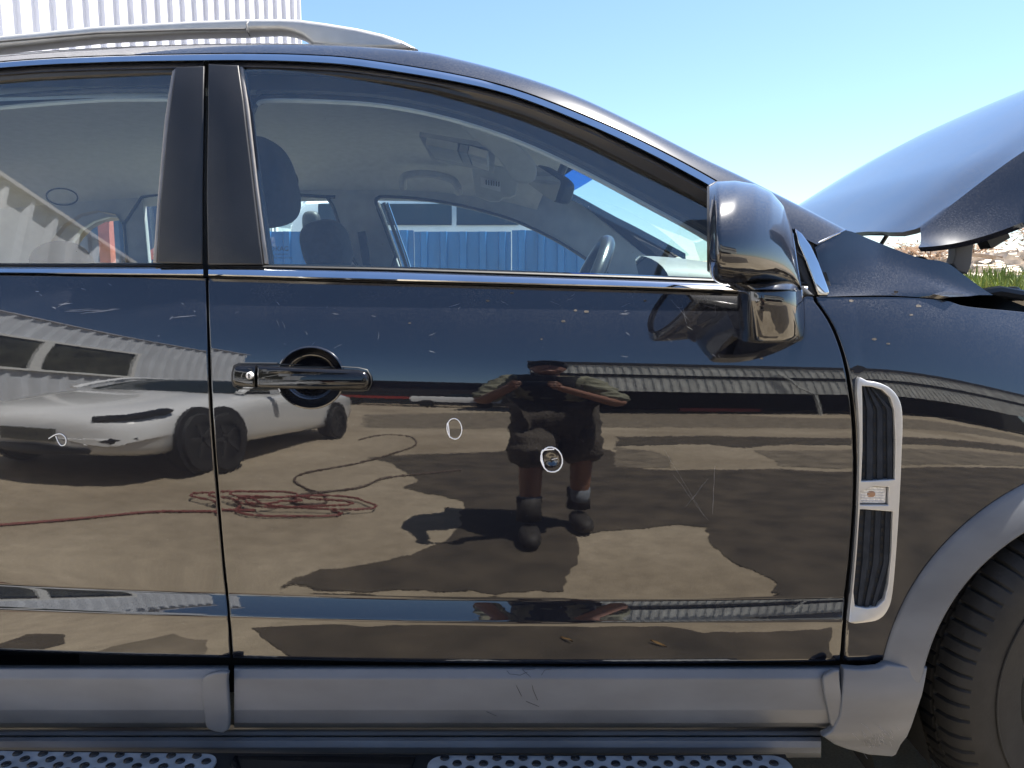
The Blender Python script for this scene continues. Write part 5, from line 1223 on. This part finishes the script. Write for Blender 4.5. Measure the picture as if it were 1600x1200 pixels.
# ==================================================================== THE PERSON AND THE PHONE
def skin(verts, edges, rad, name, m, parent, lv=2, root=0):
    me = bpy.data.meshes.new(name); me.from_pydata(verts, edges, []); o = bpy.data.objects.new('tmp', me); COL.objects.link(o)
    md = o.modifiers.new('skin', 'SKIN'); md.use_smooth_shade = True
    for i, v in enumerate(me.skin_vertices[0].data):
        r = rad[i]; v.radius = r if isinstance(r, tuple) else (r, r); v.use_root = (i == root)
    s = o.modifiers.new('sub', 'SUBSURF'); s.levels = lv
    dg = bpy.context.evaluated_depsgraph_get(); dg.update(); m2 = bpy.data.meshes.new_from_object(o.evaluated_get(dg)); bpy.data.objects.remove(o)
    return m2
pe = thing('person', 'person in dark cap, olive shirt, shorts and boots stooping to photograph the car door', 'person', (.13, -.48, 0))
BX = .03                       # whole figure sits this far to the right of the lens
J = {}
J['pel'] = (.13 + BX, -.60, .86); J['belly'] = (.12 + BX, -.54, 1.02); J['chest'] = (.11 + BX, -.46, 1.20); J['neck0'] = (.10 + BX, -.40, 1.33); J['neck1'] = (.10 + BX, -.36, 1.39); J['head'] = (.10 + BX, -.33, 1.45)
for s, k in ((-1, 'L'), (1, 'R')):
    J['sh' + k] = (.10 + BX + s * .185, -.42, 1.275); J['el' + k] = (.10 + BX + s * .345, -.30, .90); J['hip' + k] = (.13 + BX + s * .10, -.59, .82)
    J['wr' + k] = (.05 + s * .085, -.075, 1.135)
J['knL'] = (.03, -.40, .50); J['anL'] = (.02, -.36, .11); J['toL'] = (.03, -.22, .05)
J['knR'] = (.30, -.56, .50); J['anR'] = (.29, -.62, .11); J['toR'] = (.31, -.48, .05)
V = lambda k: Vector(J[k])
names = ['pel', 'belly', 'chest', 'neck0', 'neck1', 'shL', 'elL', 'wrL', 'shR', 'elR', 'wrR', 'hipL', 'knL', 'anL', 'hipR', 'knR', 'anR']
vs = [J[n] for n in names]; ix = {n: i for i, n in enumerate(names)}
rd_ = [(.16, .13), (.17, .14), (.165, .13), (.065, .065), (.06, .06), .062, .05, .034, .062, .05, .034, .09, .07, .05, .09, .07, .05]
ed = [('pel', 'belly'), ('belly', 'chest'), ('chest', 'neck0'), ('neck0', 'neck1'), ('chest', 'shL'), ('shL', 'elL'), ('elL', 'wrL'), ('chest', 'shR'), ('shR', 'elR'), ('elR', 'wrR'), ('pel', 'hipL'), ('hipL', 'knL'), ('knL', 'anL'), ('pel', 'hipR'), ('hipR', 'knR'), ('knR', 'anR')]
obj('body', skin(vs, [(ix[a], ix[b]) for a, b in ed], rd_, 'body', M['skin'], pe), M['skin'], pe, 0)
# head with face
hm = MB(); hc_ = V('head') + Vector((0, .01, .015)); tilt_ = Matrix.Rotation(R(18), 3, 'X')
hm.sell(hc_, (.084, .10, .115), 2.2, tilt_, 28, 20)
for q, r_ in (((0, .098, -.012), (.014, .024, .026)), ((0, .085, -.055), (.026, .014, .010)), ((-.078, 0, -.005), (.014, .024, .034)), ((.078, 0, -.005), (.014, .024, .034)), ((0, .07, -.10), (.036, .03, .024))):
    hm.sell(hc_ + tilt_ @ Vector(q), r_, 2, tilt_, 12, 8)
hdo = hm.build('head', M['skin'], pe, 0)
for s in (-1, 1):
    MB().sell(hc_ + tilt_ @ Vector((s * .032, .086, .012)), (.014, .010, .009), 2, tilt_, 12, 8).build('eye', M['eye'], hdo)
    MB().sell(hc_ + tilt_ @ Vector((s * .032, .0945, .012)), (.006, .004, .006), 2, tilt_, 10, 6).build('pupil', M['ink'], hdo)
MB().sell(hc_ + tilt_ @ Vector((0, -.02, -.01)), (.083, .092, .10), 2.2, tilt_, 20, 12).build('hair', M['hair'], hdo, 0)
ht = MB().sell(hc_ + tilt_ @ Vector((0, -.003, .055)), (.104, .12, .076), 2.6, tilt_, 28, 14)
ht.sell(hc_ + tilt_ @ Vector((0, .105, .040)), (.085, .085, .011), 2.4, tilt_, 24, 8); ht.build('cap', M['hat'], pe, 0)
# hands: palm plus five bent fingers closing on the phone
ph = thing('mobile_phone', 'black mobile phone held sideways by the person at chest height', 'phone', (.055, -.02, 1.15))
PH = (.055, -.022, 1.15)
pm = flat([(-.08, -.037), (.08, -.037), (.08, .037), (-.08, .037)], t=.008, bevel=.003, fn=lambda x, z, h: Vector((PH[0] + x, PH[1] - h, PH[2] + z)), name='case'); obj('case', pm, M['phone'], ph)
MB().lathe([(0, -.001), (.006, -.001), (.008, .002)], (.0, -.0165, 1.15), Matrix.Rotation(R(180), 3, 'Z'), 16).build('camera_lens', M['gloss'], ph)
for s, k in ((-1, 'L'), (1, 'R')):
    wr = V('wr' + k); pc_ = Vector((PH[0] + s * .098, PH[1] - .012, PH[2] - .005)); d = (pc_ - wr)
    pv = [wr, wr + d * .45, pc_]; pe_ = [(0, 1), (1, 2)]; pr_ = [(.029, .021), (.036, .018), (.034, .014)]
    for f in range(4):
        zf = PH[2] + .028 - f * .019; l = (.9, 1.0, .95, .8)[f]; b = len(pv)
        pv += [pc_ + Vector((s * .004, .008, zf - pc_.z)), Vector((PH[0] + s * (.094), PH[1] + .012, zf + .002)), Vector((PH[0] + s * (.094 - .026 * l), PH[1] + .014, zf)), Vector((PH[0] + s * (.094 - .042 * l), PH[1] + .013, zf - .002))]
        pe_ += [(2, b), (b, b + 1), (b + 1, b + 2), (b + 2, b + 3)]; pr_ += [.0095, .0088, .0082, .007]
    b = len(pv); pv += [pc_ + Vector((s * .0, -.014, -.022)), Vector((PH[0] + s * .074, PH[1] - .017, PH[2] - .018)), Vector((PH[0] + s * .046, PH[1] - .015, PH[2] - .006))]
    pe_ += [(1, b), (b, b + 1), (b + 1, b + 2)]; pr_ += [.012, .0105, .009]
    obj('hand', skin([tuple(v) for v in pv], pe_, pr_, 'hand', M['skin'], pe), M['skin'], pe, 0)
# clothes
def folds(me, amp, sc_, seed=0):
    me.update()
    nn = [v.normal.copy() for v in me.vertices]
    for v, n in zip(me.vertices, nn):
        p = v.co * sc_; a = noise.noise((p.x, p.y, p.z * 1.9 + seed)); b_ = noise.noise((p.x * 2.3, p.y * 2.3, p.z * 4.5 + seed + 9))
        v.co += n * amp * ((1 - abs(a) * 3) * .9 + b_ * .8)
    return me
cv = [J['pel'], J['belly'], J['chest'], J['neck0'], J['shL'], tuple(V('shL').lerp(V('elL'), .5)), tuple(V('shL').lerp(V('elL'), .92)), J['shR'], tuple(V('shR').lerp(V('elR'), .5)), tuple(V('shR').lerp(V('elR'), .92))]
obj('shirt', folds(skin(cv, [(0, 1), (1, 2), (2, 3), (2, 4), (4, 5), (5, 6), (2, 7), (7, 8), (8, 9)], [(.21, .17), (.215, .18), (.205, .165), (.09, .08), .095, .088, .078, .095, .088, .078], 'shirt', M['shirt'], pe, 3), .014, 8), M['shirt'], pe, 0)
vt = MB()
for i in range(12):
    pass
rows = []
for f in range(9):
    t_ = f / 8; c = V('pel').lerp(V('belly'), min(1, t_ * 2.2)) if t_ < .45 else V('belly').lerp(V('neck0'), (t_ - .45) / .55)
    wx = .222 - .07 * max(0, t_ - .6) * 2; wyv = .192 - .06 * max(0, t_ - .7) * 2
    rows.append([c + Vector((wx * math.cos(a) * (1 if True else 0), wyv * math.sin(a), .02 * math.sin(a * 2 + f))) for a in [i * math.tau / 28 for i in range(28)]])
vt.loft(rows, True).build('vest', M['vest'], pe, 0)
sv = [J['pel'], J['hipL'], tuple(V('hipL').lerp(V('knL'), .5)), tuple(V('hipL').lerp(V('knL'), 1.22)), J['hipR'], tuple(V('hipR').lerp(V('knR'), .5)), tuple(V('hipR').lerp(V('knR'), 1.22))]
obj('shorts', folds(skin(sv, [(0, 1), (1, 2), (2, 3), (0, 4), (4, 5), (5, 6)], [(.22, .18), .15, .145, .135, .15, .145, .135], 'shorts', M['shorts'], pe, 3), .016, 7, 4), M['shorts'], pe, 0)
for k in 'LR':
    an, to, kn = V('an' + k), V('to' + k), V('kn' + k)
    MB().tube([an + Vector((0, 0, .06)), an.lerp(kn, .25), an.lerp(kn, .42)], [.058, .056, .058], 14).build('sock', M['sock'], pe, 0)
    bt = MB().tube([an + Vector((0, 0, .16)), an + Vector((0, 0, .08)), an + Vector((0, .0, .02))], [.066, .062, .068], 16)
    mdp = an.lerp(to, .5); bt.sell((mdp.x, mdp.y, .055), (.054, .155, .052), 2.6, Matrix.Rotation(math.atan2(-(to.x - an.x), to.y - an.y), 3, 'Z'), 20, 10)
    bt.build('boot', M['boot'], pe, 0)
